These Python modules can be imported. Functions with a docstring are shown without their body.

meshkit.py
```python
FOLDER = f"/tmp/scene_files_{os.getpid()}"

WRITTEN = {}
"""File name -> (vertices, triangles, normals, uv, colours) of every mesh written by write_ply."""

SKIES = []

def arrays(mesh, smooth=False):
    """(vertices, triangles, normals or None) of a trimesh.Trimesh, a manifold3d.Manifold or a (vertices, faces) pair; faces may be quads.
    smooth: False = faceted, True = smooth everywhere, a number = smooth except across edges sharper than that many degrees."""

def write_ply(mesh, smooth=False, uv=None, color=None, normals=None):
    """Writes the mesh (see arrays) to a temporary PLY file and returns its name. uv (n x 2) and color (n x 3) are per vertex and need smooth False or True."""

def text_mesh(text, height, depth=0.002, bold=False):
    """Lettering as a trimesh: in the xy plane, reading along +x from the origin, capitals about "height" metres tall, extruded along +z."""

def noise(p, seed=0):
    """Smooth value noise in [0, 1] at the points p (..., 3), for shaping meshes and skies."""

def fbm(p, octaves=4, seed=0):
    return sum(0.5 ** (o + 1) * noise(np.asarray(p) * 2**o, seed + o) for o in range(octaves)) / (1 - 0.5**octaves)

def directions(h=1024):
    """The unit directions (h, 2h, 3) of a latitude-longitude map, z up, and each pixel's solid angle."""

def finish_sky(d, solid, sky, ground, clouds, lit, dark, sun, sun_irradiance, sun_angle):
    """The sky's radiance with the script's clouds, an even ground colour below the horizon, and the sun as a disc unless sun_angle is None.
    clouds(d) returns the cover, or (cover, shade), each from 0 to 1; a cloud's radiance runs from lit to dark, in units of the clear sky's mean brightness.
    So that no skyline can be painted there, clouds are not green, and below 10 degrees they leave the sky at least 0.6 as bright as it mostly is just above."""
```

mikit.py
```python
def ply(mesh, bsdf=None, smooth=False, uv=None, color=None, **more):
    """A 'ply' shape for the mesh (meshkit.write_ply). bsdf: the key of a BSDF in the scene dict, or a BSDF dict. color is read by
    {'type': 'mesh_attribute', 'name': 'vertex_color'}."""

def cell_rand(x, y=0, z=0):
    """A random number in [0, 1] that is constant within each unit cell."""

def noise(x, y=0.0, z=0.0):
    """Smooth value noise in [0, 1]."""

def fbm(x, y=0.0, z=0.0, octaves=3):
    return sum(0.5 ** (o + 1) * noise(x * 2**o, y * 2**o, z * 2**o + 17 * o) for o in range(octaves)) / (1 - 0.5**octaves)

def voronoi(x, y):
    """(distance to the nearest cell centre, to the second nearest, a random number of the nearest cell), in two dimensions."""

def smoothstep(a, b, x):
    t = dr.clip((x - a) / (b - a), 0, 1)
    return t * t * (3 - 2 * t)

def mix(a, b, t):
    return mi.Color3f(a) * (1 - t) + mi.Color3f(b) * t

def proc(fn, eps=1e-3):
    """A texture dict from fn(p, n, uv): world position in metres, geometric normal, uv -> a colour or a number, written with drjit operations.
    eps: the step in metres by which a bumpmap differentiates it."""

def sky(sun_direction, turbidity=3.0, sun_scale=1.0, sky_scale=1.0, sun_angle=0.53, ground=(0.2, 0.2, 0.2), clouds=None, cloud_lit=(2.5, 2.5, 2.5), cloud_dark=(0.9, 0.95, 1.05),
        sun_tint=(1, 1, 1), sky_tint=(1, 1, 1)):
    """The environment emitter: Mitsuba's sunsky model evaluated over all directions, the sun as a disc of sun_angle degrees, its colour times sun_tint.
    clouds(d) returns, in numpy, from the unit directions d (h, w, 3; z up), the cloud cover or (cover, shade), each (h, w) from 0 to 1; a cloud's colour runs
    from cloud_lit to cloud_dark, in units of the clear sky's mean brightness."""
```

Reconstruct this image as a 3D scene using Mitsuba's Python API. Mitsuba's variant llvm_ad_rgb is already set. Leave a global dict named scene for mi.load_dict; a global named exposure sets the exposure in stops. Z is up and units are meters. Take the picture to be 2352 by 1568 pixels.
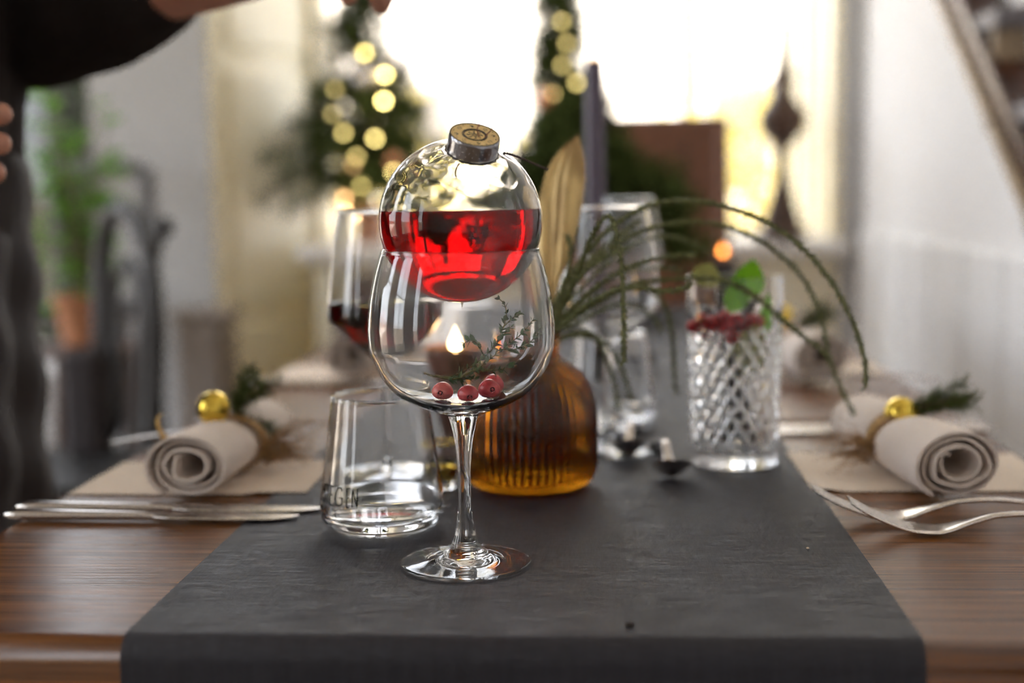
import math, numpy as np, trimesh, mitsuba as mi, mikit, meshkit
import manifold3d as m3
from scipy.interpolate import CubicSpline, PchipInterpolator
from mikit import proc, noise, fbm, smoothstep, mix
import drjit as dr

scene, labels = {}, {}
T = mi.ScalarTransform4f
RNG = np.random.default_rng(7)

# ------------------------------------------------------------------ camera, sky, exposure
F = 3100.0
EYE = np.array([0, 0, 0.967])
FWD = np.array([-0.06816919, 0.9913931, -0.11177063])
UP = np.array([0.0080039, 0.11257109, 0.99361144])
RIGHT = np.array([0.99764167, 0.06683908, -0.0156089])
scene['camera'] = {'type': 'thinlens', 'to_world': T().look_at(origin=EYE.tolist(), target=(EYE + FWD).tolist(), up=UP.tolist()),
                   'fov': math.degrees(2 * math.atan(1176 / F)), 'fov_axis': 'x', 'aperture_radius': 0.0081, 'focus_distance': 0.778,
                   'near_clip': 0.05, 'far_clip': 200.0}
exposure = 5.2


def clouds(d):
    c = meshkit.fbm(d * 3.0 + 5, 4, 3)
    return np.clip(0.75 + 0.5 * (c - 0.4), 0, 1), np.clip(1.1 * (c - 0.45), 0, 0.5)


scene['sky'] = mikit.sky((0.55, -0.6, 0.62), turbidity=4.0, sun_scale=0.35, sky_scale=1.0, sun_angle=2.0, ground=(0.3, 0.27, 0.22), clouds=clouds,
                         cloud_lit=(1.72, 1.73, 1.77), cloud_dark=(1.1, 1.1, 1.12))


def at(px, py, Y):
    """The world point at distance Y along the table that the photograph shows at a pixel."""
    r = FWD + RIGHT * ((px - 1176) / F) - UP * ((py - 784) / F)
    return EYE + r * (Y / r[1])


def on(px, py, z=0.751):
    r = FWD + RIGHT * ((px - 1176) / F) - UP * ((py - 784) / F)
    return EYE + r * ((z - EYE[2]) / r[2])


# ------------------------------------------------------------------ materials
def pr(key, color, rough=0.5, **kw):
    base = color if isinstance(color, dict) else {'type': 'rgb', 'value': list(color)}
    scene[key] = {'type': 'twosided', 'b': {'type': 'principled', 'base_color': base, 'roughness': rough, **kw}}
    return key


def bump(key, color, fn, scale, rough=0.5, eps=1e-3, **kw):
    base = color if isinstance(color, dict) else {'type': 'rgb', 'value': list(color)}
    scene[key] = {'type': 'twosided', 'b': {'type': 'bumpmap', 'arbitrary': proc(fn, eps), 'scale': scale, 'nested': {'type': 'principled', 'base_color': base, 'roughness': rough, **kw}}}
    return key


def glass(key, int_ior=1.5, ext_ior=1.0, tint=None):
    scene[key] = {'type': 'dielectric', 'int_ior': int_ior, 'ext_ior': ext_ior}
    if tint is not None:
        scene[key]['specular_transmittance'] = {'type': 'rgb', 'value': list(tint)}
    return key


def wood_fn(dark, light, ax, s=1.0):
    def fn(p, n, uv):
        q = (p.x, p.y, p.z) if ax == 'x' else (p.y, p.x, p.z) if ax == 'y' else (p.z, p.x, p.y)
        w = fbm(q[0] * 3 * s, q[1] * 60 * s, q[2] * 60 * s, 4)
        g = fbm(q[0] * 12 * s + 9, q[1] * 420 * s, q[2] * 420 * s, 2)
        return mix(dark, light, dr.clip(0.75 * smoothstep(0.25, 0.75, w) + 0.35 * (g - 0.4), 0, 1))
    return proc(fn)


glass('mat_glass', 1.5)
glass('mat_water_side', 1.33, 1.5)
glass('mat_water_top', 1.33, 1.0)
glass('mat_cocktail_side', 1.34, 1.5, (0.62, 0.016, 0.024))
glass('mat_cocktail_top', 1.34, 1.0, (0.95, 0.35, 0.33))
glass('mat_wine_side', 1.34, 1.5, (0.15, 0.006, 0.010))
glass('mat_wine_top', 1.34, 1.0, (0.8, 0.2, 0.2))

scene['mat_pane'] = {'type': 'thindielectric', 'int_ior': 1.5}


def table_grain(p, n, uv):
    w = fbm(p.x * 5 + 3, p.y * 150, p.z * 150, 4)
    g = noise(p.x * 22, p.y * 700, p.z * 700)
    wear = fbm(p.x * 9, p.y * 14, 3.3, 3)
    return mix((0.042, 0.014, 0.004), (0.24, 0.095, 0.024), dr.clip(smoothstep(0.1, 0.9, w) * 0.7 + 0.45 * (g - 0.5) + 0.35 * (wear - 0.4), 0, 1))


def table_relief(p, n, uv):
    return 0.6 * fbm(p.x * 14, p.y * 620, p.z * 620, 2) + 0.5 * noise(p.x * 60, p.y * 60, p.z * 60)


bump('mat_table', proc(table_grain), table_relief, 0.00025, rough=0.30, specular=0.6, eps=5e-4)
pr('mat_dark_wood', wood_fn((0.03, 0.013, 0.007), (0.10, 0.045, 0.02), 'z'), 0.45)
pr('mat_brown_wood', wood_fn((0.11, 0.04, 0.018), (0.21, 0.085, 0.040), 'z', 0.4), 0.4)
pr('mat_stair_dark', wood_fn((0.03, 0.011, 0.006), (0.07, 0.026, 0.013), 'y', 0.5), 0.35)
pr('mat_stair_light', wood_fn((0.22, 0.155, 0.09), (0.34, 0.25, 0.15), 'y', 0.5), 0.45)
pr('mat_stair_grey', (0.12, 0.11, 0.12), 0.5)
pr('mat_floor', wood_fn((0.12, 0.08, 0.05), (0.26, 0.18, 0.11), 'y', 0.5), 0.4)


def runner_color(p, n, uv):
    w = noise(p.x * 1500, p.y * 160) * 0.5 + noise(p.x * 160, p.y * 1500) * 0.5
    b = fbm(p.x * 12, p.y * 12, 1.7, 3)
    return mix((0.009, 0.009, 0.014), (0.022, 0.022, 0.031), dr.clip(0.9 * w + 0.35 * (b - 0.5), 0, 1))


def runner_relief(p, n, uv):
    return dr.sin(p.x * 5200 + 2 * noise(p.y * 300, p.x * 40)) * (0.5 + noise(p.x * 900, p.y * 90)) + dr.sin((p.y - p.z) * 5200 + 2 * noise(p.x * 300, p.y * 40)) * (0.5 + noise(p.x * 90, (p.y - p.z) * 900)) + 3 * fbm(p.x * 220, p.y * 220, p.z * 220, 2)


bump('mat_runner', proc(runner_color), runner_relief, 0.00009, rough=0.5, specular=0.4, sheen=1.0, eps=2e-4)
pr('mat_cloth', (0.62, 0.55, 0.50), 0.9, sheen=0.4)
pr('mat_paper', (0.68, 0.59, 0.50), 0.85)
pr('mat_print', (0.12, 0.10, 0.09), 0.8)
scene['mat_steel'] = {'type': 'roughconductor', 'material': 'Al', 'alpha': 0.045, 'distribution': 'ggx', 'specular_reflectance': {'type': 'rgb', 'value': [0.80, 0.76, 0.72]}}
scene['mat_steel'] = {'type': 'twosided', 'b': scene['mat_steel']}
pr('mat_gold_bauble', (0.86, 0.62, 0.10), 0.10, metallic=1.0)
pr('mat_gold_matte', (0.70, 0.50, 0.20), 0.3, metallic=1.0)
pr('mat_silver_cap', (0.42, 0.43, 0.47), 0.16, metallic=1.0)
pr('mat_cap_top', (0.78, 0.58, 0.25), 0.4, metallic=0.25)
pr('mat_cap_print', (0.055, 0.04, 0.03), 0.6)
pr('mat_ink', (.01, .01, .01), .9, specular=.1)
pr('mat_wire', (0.09, 0.06, 0.055), 0.4, metallic=0.6)
pr('mat_wire_copper', (0.30, 0.12, 0.09), 0.35, metallic=0.8)


def leaf_gold(p, n, uv):
    g = fbm(p.x * 90, p.z * 30, p.y * 60, 3)
    return mix((0.36, 0.23, 0.09), (0.80, 0.58, 0.25), smoothstep(0.25, 0.7, g))


pr('mat_gold_leaf', proc(leaf_gold), 0.38, metallic=0.45)


def frond_c(p, n, uv):
    return mix((0.04, 0.055, 0.015), (0.17, 0.18, 0.05), noise(p.x * 700, p.y * 700, p.z * 700))


pr('mat_frond', proc(frond_c), 0.55)
pr('mat_twig', (0.025, 0.02, 0.018), 0.7)
pr('mat_thyme_stem', (0.16, 0.14, 0.05), 0.6)
scene['mat_thyme_leaf'] = {'type': 'principledthin', 'base_color': {'type': 'rgb', 'value': [0.10, 0.15, 0.075]}, 'roughness': 0.5, 'diff_trans': 0.5}
scene['mat_green_leaf'] = {'type': 'principledthin', 'base_color': {'type': 'rgb', 'value': [0.16, 0.38, 0.02]}, 'roughness': 0.35, 'diff_trans': 0.9}
scene['mat_olive_leaf'] = {'type': 'principledthin', 'base_color': {'type': 'rgb', 'value': [0.30, 0.30, 0.10]}, 'roughness': 0.4, 'diff_trans': 0.6}
scene['mat_plant_leaf'] = {'type': 'principledthin', 'base_color': {'type': 'rgb', 'value': [0.16, 0.34, 0.05]}, 'roughness': 0.4, 'diff_trans': 0.9}
scene['mat_needle'] = {'type': 'principledthin', 'base_color': {'type': 'rgb', 'value': [0.07, 0.095, 0.03]}, 'roughness': 0.45, 'diff_trans': 0.4}
scene['mat_ivy'] = {'type': 'principledthin', 'base_color': {'type': 'rgb', 'value': [0.022, 0.05, 0.008]}, 'roughness': 0.6, 'diff_trans': 0.5}
scene['mat_autumn'] = {'type': 'principledthin', 'base_color': {'type': 'rgb', 'value': [0.55, 0.47, 0.16]}, 'roughness': 0.6, 'diff_trans': 0.9}


def berry_c(p, n, uv):
    return mix((0.46, 0.02, 0.035), (0.70, 0.11, 0.11), fbm(p.x * 300, p.y * 300, p.z * 300, 3))


pr('mat_cranberry', proc(berry_c), 0.25, clearcoat=0.8, clearcoat_gloss=0.9, specular=0.6)
pr('mat_cranberry_pale', (0.72, 0.17, 0.15), 0.3, clearcoat=0.8, specular=0.6)
pr('mat_holly_berry', (0.34, 0.003, 0.008), 0.25, clearcoat=0.7)
pr('mat_berry_eye', (0.10, 0.01, 0.015), 0.6)
pr('mat_raffia', (0.34, 0.20, 0.08), 0.7)
pr('mat_raffia_gold', (0.62, 0.40, 0.13), 0.4, metallic=0.4)
pr('mat_purple_wax', (0.105, 0.085, 0.13), 0.4)
pr('mat_wax', (0.75, 0.6, 0.45), 0.5)
pr('mat_black_metal', (0.014, 0.014, 0.015), 0.5)
pr('mat_cushion', (0.035, 0.03, 0.032), 0.9)
pr('mat_grey_metal', (0.06, 0.06, 0.065), 0.5)
pr('mat_holder', (0.13, 0.07, 0.05), 0.25, clearcoat=0.5)
pr('mat_wick', (0.02, 0.02, 0.02), 0.9)
pr('mat_terracotta', (0.40, 0.17, 0.08), 0.8)
pr('mat_bark', (0.10, 0.065, 0.045), 0.9)
pr('mat_red_bauble', (0.72, 0.30, 0.16), 0.2, metallic=0.7)
pr('mat_silver_bauble', (0.75, 0.72, 0.75), 0.15, metallic=0.8)


def plaster(c, amt=0.04):
    def fn(p, n, uv):
        return mi.Color3f(c) * (1 - amt + 2 * amt * fbm(p.x * 3, p.y * 3, p.z * 3, 3))
    return proc(fn)


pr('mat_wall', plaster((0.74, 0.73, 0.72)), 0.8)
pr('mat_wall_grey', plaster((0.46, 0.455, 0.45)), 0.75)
pr('mat_cream', plaster((0.84, 0.77, 0.58)), 0.3)
pr('mat_white_paint', plaster((0.78, 0.76, 0.73)), 0.35)
pr('mat_ceiling', plaster((0.7, 0.69, 0.67)), 0.9)
pr('mat_taupe', (0.24, 0.20, 0.17), 0.5)
pr('mat_skin', (0.46, 0.22, 0.15), 0.5)


def shirt_c(p, n, uv):
    return mix((0.013, 0.0105, 0.010), (0.024, 0.019, 0.018), fbm(p.x * 40, p.y * 40, p.z * 40, 3))


pr('mat_shirt', proc(shirt_c), 0.95, specular=0.15)
pr('mat_apron', (0.030, 0.0265, 0.028), 0.85, specular=0.3, sheen=0.5)
pr('mat_hair', (0.03, 0.018, 0.01), 0.5)
pr('mat_eye', (0.7, 0.7, 0.68), 0.2)
pr('mat_facade', plaster((0.70, 0.68, 0.65), 0.08), 0.9)
pr('mat_facade_dark', (0.16, 0.15, 0.14), 0.3)
pr('mat_pavement', plaster((0.5, 0.47, 0.42), 0.1), 0.9)
pr('mat_crumb', (0.03, 0.02, 0.015), 0.9)


# ------------------------------------------------------------------ mesh helpers
def num(base):
    if not any(k == base or k.startswith(base + '__') for k in scene):
        return base
    i = 1
    while any(k == f'{base}_{i:03d}' or k.startswith(f'{base}_{i:03d}__') for k in scene):
        i += 1
    return f'{base}_{i:03d}'


def put(key, mesh, bsdf, smooth=30, label=None, cat=None, group=None, kind=None, **more):
    key = num(key)
    if isinstance(mesh, dict):
        scene[key] = dict(mesh)
    else:
        scene[key] = mikit.ply(mesh, bsdf, smooth=smooth, **more)
    tag(key, label, cat, group, kind)
    return key


def tag(key, label=None, cat=None, group=None, kind=None):
    d = {k: v for k, v in dict(label=label, category=cat, group=group, kind=kind).items() if v}
    if d:
        labels[key] = d
    return key


def cat(*ms):
    return trimesh.util.concatenate([trimesh.Trimesh(m.vertices, m.faces, process=False) for m in ms])


def rotz(a):
    return trimesh.transformations.rotation_matrix(a, [0, 0, 1])


def rot(a, ax):
    return trimesh.transformations.rotation_matrix(a, ax)


def mv(m, t, R=None):
    m = m.copy()
    if R is not None:
        m.apply_transform(R)
    m.apply_translation(t)
    return m


def box(x0, x1, y0, y1, z0, z1, bev=0.0):
    if bev <= 0:
        m = trimesh.creation.box((x1 - x0, y1 - y0, z1 - z0))
        m.apply_translation(((x0 + x1) / 2, (y0 + y1) / 2, (z0 + z1) / 2))
        return m
    pts = []
    for a, b, s in ((x0, x1, 0), (y0, y1, 1), (z0, z1, 2)):
        pass
    for dx, dy, dz in ((0, bev, bev), (bev, 0, bev), (bev, bev, 0)):
        for x in (x0 + dx, x1 - dx):
            for y in (y0 + dy, y1 - dy):
                for z in (z0 + dz, z1 - dz):
                    pts.append((x, y, z))
    return trimesh.convex.convex_hull(np.array(pts))


def spline(pts, n):
    pts = np.asarray(pts, float)
    d = np.r_[0, np.cumsum(np.linalg.norm(np.diff(pts, axis=0), axis=1))]
    if len(pts) == 2:
        t = np.linspace(0, 1, n)[:, None]
        return pts[0] * (1 - t) + pts[1] * t
    return PchipOrCubic(d, pts)(np.linspace(0, d[-1], n))


def PchipOrCubic(d, pts):
    return CubicSpline(d, pts)


def frames(p):
    t = np.gradient(p, axis=0)
    t /= np.linalg.norm(t, axis=1, keepdims=True) + 1e-12
    a = np.cross(t[0], [0, 0, 1.0] if abs(t[0][2]) < 0.9 else [1.0, 0, 0])
    A = []
    for i in range(len(p)):
        a = a - t[i] * (a @ t[i])
        a /= np.linalg.norm(a)
        A.append(a)
    A = np.array(A)
    return t, A, np.cross(t, A)


def tube(pts, r, sides=8, n=None, closed=False, caps=True, ry=None):
    p = spline(pts, n) if n else np.asarray(pts, float)
    t, A, B = frames(p)
    r = np.broadcast_to(np.asarray(r, float) if np.ndim(r) == 0 else np.interp(np.linspace(0, 1, len(p)), np.linspace(0, 1, len(r)), r), (len(p),))
    ry = r if ry is None else np.broadcast_to(ry, (len(p),))
    a = np.arange(sides) * 2 * np.pi / sides
    v = (p[:, None] + r[:, None, None] * np.cos(a)[None, :, None] * A[:, None] + ry[:, None, None] * np.sin(a)[None, :, None] * B[:, None]).reshape(-1, 3)
    f = []
    for i in range(len(p) - 1):
        for j in range(sides):
            k = (j + 1) % sides
            f += [(i * sides + j, i * sides + k, (i + 1) * sides + k), (i * sides + j, (i + 1) * sides + k, (i + 1) * sides + j)]
    if caps:
        v = np.vstack([v, p[0], p[-1]])
        c0, c1, L = len(v) - 2, len(v) - 1, (len(p) - 1) * sides
        for j in range(sides):
            k = (j + 1) % sides
            f += [(c0, k, j), (c1, L + j, L + k)]
    return trimesh.Trimesh(v, np.array(f), process=False)


def ring_tube(c, R, r, n=48, sides=8, axis=None):
    m = trimesh.creation.torus(R, r, n, sides)
    if axis is not None:
        m.apply_transform(trimesh.geometry.align_vectors([0, 0, 1], axis))
    m.apply_translation(c)
    return m


def lathe(prof, n=96, c=(0, 0, 0), rfn=None):
    """Surface of revolution of an open profile [(r, z)], outside on the right-hand side of its direction (bottom centre -> out -> up)."""
    prof = np.asarray(prof, float)
    a = np.arange(n) * 2 * np.pi / n
    v = np.zeros((len(prof), n, 3))
    R = np.repeat(prof[:, :1], n, 1)
    if rfn is not None:
        R = rfn(R, prof[:, 1:2], a[None, :])
    v[..., 0], v[..., 1], v[..., 2] = R * np.cos(a), R * np.sin(a), prof[:, 1:2]
    f = []
    for i in range(len(prof) - 1):
        j = np.arange(n)
        k = (j + 1) % n
        if prof[i, 0] > 1e-7:
            f.append(np.stack([i * n + j, i * n + k, (i + 1) * n + k], 1) if prof[i + 1, 0] > 1e-7 else np.stack([i * n + j, i * n + k, np.full(n, (i + 1) * n)], 1))
        if prof[i + 1, 0] > 1e-7:
            f.append(np.stack([i * n + j if prof[i, 0] > 1e-7 else np.full(n, i * n), (i + 1) * n + k, (i + 1) * n + j], 1))
    m = trimesh.Trimesh(v.reshape(-1, 3), np.vstack(f), process=False)
    m.remove_unreferenced_vertices()
    m.apply_translation(c)
    return m


def curve2(pts, n):
    """Smooth an (r, z) profile through points."""
    pts = np.asarray(pts, float)
    d = np.r_[0, np.cumsum(np.linalg.norm(np.diff(pts, axis=0), axis=1))]
    return np.clip(PchipInterpolator(d, pts)(np.linspace(0, d[-1], n)), [0, -9], 9)


def arc(c, r, a0, a1, n=8):
    a = np.radians(np.linspace(a0, a1, n))
    return np.stack([c[0] + r * np.cos(a), c[1] + r * np.sin(a)], 1)


def ball(r, c, sub=3, sc=(1, 1, 1)):
    m = trimesh.creation.icosphere(subdivisions=sub, radius=r)
    m.apply_scale(sc)
    m.apply_translation(c)
    return m


def tm(man):
    m = man.to_mesh()
    return trimesh.Trimesh(m.vert_properties[:, :3], m.tri_verts, process=True)


def bones(bs, edge=0.012, it=12):
    out = []
    for p0, r0, p1, r1 in bs:
        out.append(m3.Manifold.batch_hull([m3.Manifold.sphere(r0, 20).translate(tuple(map(float, p0))), m3.Manifold.sphere(r1, 20).translate(tuple(map(float, p1)))]))
    m = tm(m3.Manifold.batch_boolean(out, m3.OpType.Add).refine_to_length(edge))
    trimesh.smoothing.filter_taubin(m, lamb=0.5, nu=0.53, iterations=it)
    return m


def leaf_mesh(base, tip, width, normal, n=7, cup=0.15, fold=0.0):
    """A pointed leaf blade of 2 x n quads with some thickness of curvature."""
    base, tip, normal = (np.asarray(x, float) for x in (base, tip, normal))
    ax = tip - base
    L = np.linalg.norm(ax)
    ax /= L
    side = np.cross(ax, normal)
    side /= np.linalg.norm(side) + 1e-12
    nn = np.cross(side, ax)
    s = np.linspace(0, 1, n)
    w = width * 0.5 * np.sin(np.pi * s ** 0.8) ** 0.8
    mid = base + ax * (s * L)[:, None] + nn * (cup * L * (s * (1 - s)))[:, None]
    l, r = mid + side * w[:, None] + nn * (w * fold)[:, None], mid - side * w[:, None] + nn * (w * fold)[:, None]
    v = np.stack([l, mid, r], 1).reshape(-1, 3)
    f = []
    for i in range(n - 1):
        for k in (0, 1):
            a = i * 3 + k
            f += [(a, a + 1, a + 4), (a, a + 4, a + 3)]
    return trimesh.Trimesh(v, np.array(f), process=False)


def needles(centres, dirs, length, width, rng):
    """Flat needles as two-triangle blades."""
    c, d = np.asarray(centres), np.asarray(dirs)
    d = d / (np.linalg.norm(d, axis=1, keepdims=True) + 1e-9)
    s = np.cross(d, rng.normal(size=d.shape))
    s /= np.linalg.norm(s, axis=1, keepdims=True) + 1e-9
    L = length * rng.uniform(0.7, 1.2, (len(c), 1))
    v = np.stack([c - s * width / 2, c + s * width / 2, c + d * L * 0.6 + s * width * 0.4, c + d * L, c + d * L * 0.6 - s * width * 0.4], 1)
    i = np.arange(len(c))[:, None] * 5
    f = np.vstack([i + [0, 1, 2], i + [0, 2, 4], i + [4, 2, 3]])
    return trimesh.Trimesh(v.reshape(-1, 3), f, process=False)


ZT = 0.7515      # top of the runner
ZW = 0.750       # top of the tables

# ------------------------------------------------------------------ the room
XR = 0.63        # right wall
YW = 3.75        # window plane
YF = 3.35        # room face of the back wall
put('floor', box(-2.7, 0.9, -2.6, 3.9, -0.08, 0.0), 'mat_floor', False, 'brown board floor under the tables', kind='structure')
put('ceiling', box(-2.8, 0.9, -2.7, 3.9, 2.8, 2.95), 'mat_ceiling', False, 'white ceiling', kind='structure')
put('wall_right', box(XR, XR + 0.2, -2.6, 3.95, 0, 2.8), 'mat_wall', False, 'pale grey wall along the right side of the tables', kind='structure')
for k, yb in enumerate(np.arange(0.5, YF - 0.02, 0.235)):
    put('wall_right__board', box(XR - 0.012, XR, yb, min(yb + 0.222, YF - 0.003), 0.12, 0.855, 0.004), 'mat_wall', False)
put('baseboard_right', box(XR - 0.018, XR, -2.5, YF - 0.003, 0, 0.12, 0.004), 'mat_white_paint', False, 'white baseboard of the right wall', kind='structure')
# back wall, behind the tables: piers and window openings
XA, XB = at(745, 437, YW)[0], at(1836, 437, YW)[0]       # glazed opening of the main window
XC, XD = at(484, 437, YF)[0], at(1935, 437, YF)[0]       # where its splayed reveal meets the room
XG, XH = at(212, 437, YF)[0], -2.2                       # second opening on the left
ZS, ZH = 0.835, 2.6
XS = at(712, 437, YF)[0]


def prism(poly, z0, z1):
    from shapely.geometry import Polygon
    m = trimesh.creation.extrude_polygon(Polygon(poly), z1 - z0, engine='earcut')
    m.apply_translation((0, 0, z0))
    return m


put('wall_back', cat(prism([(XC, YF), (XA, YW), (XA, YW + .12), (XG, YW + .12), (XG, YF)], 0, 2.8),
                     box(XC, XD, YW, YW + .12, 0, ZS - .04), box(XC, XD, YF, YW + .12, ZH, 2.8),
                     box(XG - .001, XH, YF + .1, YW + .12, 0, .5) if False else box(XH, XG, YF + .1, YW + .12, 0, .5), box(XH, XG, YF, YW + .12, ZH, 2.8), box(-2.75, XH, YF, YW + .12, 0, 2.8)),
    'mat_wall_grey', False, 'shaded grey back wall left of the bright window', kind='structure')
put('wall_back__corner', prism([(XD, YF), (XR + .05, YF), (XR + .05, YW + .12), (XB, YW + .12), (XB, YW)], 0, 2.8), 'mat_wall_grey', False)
put('wall_back__sill_panel', box(XS, XD, YF + .03, YW + .12, 0, ZS - .04, .004), 'mat_cream', False)
# cream lining boards of the splayed reveal (with raised fields) and casing
dv = np.array([XA - XC, YW - YF, 0.0])
LV = np.linalg.norm(dv)
dv /= LV
nv = np.array([dv[1], -dv[0], 0])


def reveal(key, p0, d, nrm, u0, u1, t0, t1, z0, z1, m='mat_cream', bev=0.006):
    b = box(u0, u1, t0, t1, z0, z1, bev)
    M = np.eye(4)
    M[:3, 0], M[:3, 1], M[:3, 2] = d, nrm, (0, 0, 1)
    M[:3, 3] = p0
    b.apply_transform(M)
    if np.linalg.det(M[:3, :3]) < 0:
        b.invert()
    return put(key, b, m, False)


k = reveal('trim_1', np.array([XC, YF, 0]), dv, nv, -0.0, LV, 0.0, 0.012, 0, ZH)
tag(k, 'cream panelled lining at the left side of the bright window', kind='structure')
for z0, z1 in ((0.10, 0.62), (0.68, 1.28), (1.34, 2.5)):
    reveal('trim_1__panel', np.array([XC, YF, 0]), dv, nv, 0.06, LV - 0.09, 0.012, 0.022, z0, z1)
k = reveal('trim_1__moulding', np.array([XC, YF, 0]), dv, nv, LV - 0.07, LV - 0.02, 0.012, 0.035, 0, ZH)
dr_ = np.array([XB - XD, YW - YF, 0.0])
LR = np.linalg.norm(dr_)
dr_ /= LR
nr = np.array([-dr_[1], dr_[0], 0])
k = reveal('trim_3', np.array([XD, YF, 0]), dr_, nr, 0, LR, 0, 0.012, ZS, ZH)
tag(k, 'cream lining at the right side of the bright window', kind='structure')
for u0, u1 in ((.02, .10), (.15, .22), (.28, .36)):
    reveal('trim_3__moulding', np.array([XD, YF, 0]), dr_, nr, u0, u1, .012, .022, ZS, ZH)
put('trim_2', box(XS - .03, XD + .012, YF - .05, YW + .02, ZS - .04, ZS, .012), 'mat_white_paint', False, 'white windowsill under the bright window', kind='structure')


def window(n, x0, x1, z0, z1, y, lab, cols, rows, m='mat_cream', w=.045, plane='y'):
    def B(a0, a1, t0, t1, z0, z1, bev=.004):
        return box(a0, a1, y + t0, y + t1, z0, z1, bev) if plane == 'y' else box(y + t0, y + t1, a0, a1, z0, z1, bev)
    put(f'window_{n}__frame', cat(B(x0, x0 + w, 0, .06, z0, z1), B(x1 - w, x1, 0, .06, z0, z1), B(x0 + w, x1 - w, 0, .06, z0, z0 + w), B(x0 + w, x1 - w, 0, .06, z1 - w, z1)), m, False)
    xs, zs = np.linspace(x0 + w, x1 - w, cols + 1), np.linspace(z0 + w, z1 - w, rows + 1)
    for x in xs[1:-1]:
        put(f'window_{n}__mullion', B(x - .015, x + .015, .01, .05, z0 + w, z1 - w), m, False)
    for z in zs[1:-1]:
        put(f'window_{n}__glazing_bar', B(x0 + w, x1 - w, .015, .045, z - .012, z + .012), m, False)
    for i in range(cols):
        for j in range(rows):
            q = np.array([[xs[i], zs[j]], [xs[i + 1], zs[j]], [xs[i + 1], zs[j + 1]], [xs[i], zs[j + 1]]])
            v = np.stack([q[:, 0], np.full(4, y + .03), q[:, 1]], 1) if plane == 'y' else np.stack([np.full(4, y + .03), q[:, 0], q[:, 1]], 1)
            put(f'window_{n}__pane', trimesh.Trimesh(v, [[0, 1, 2], [0, 2, 3]], process=False), 'mat_pane', False)
    tag(f'window_{n}', lab, kind='structure')


window(1, XA, XB, ZS, ZH, YW, 'wide bright window behind the Christmas trees', 1, 1, w=.02)
window(2, XH, XG, .5, ZH, YW, 'window with green plants behind the person', 2, 2, 'mat_white_paint')
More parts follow.
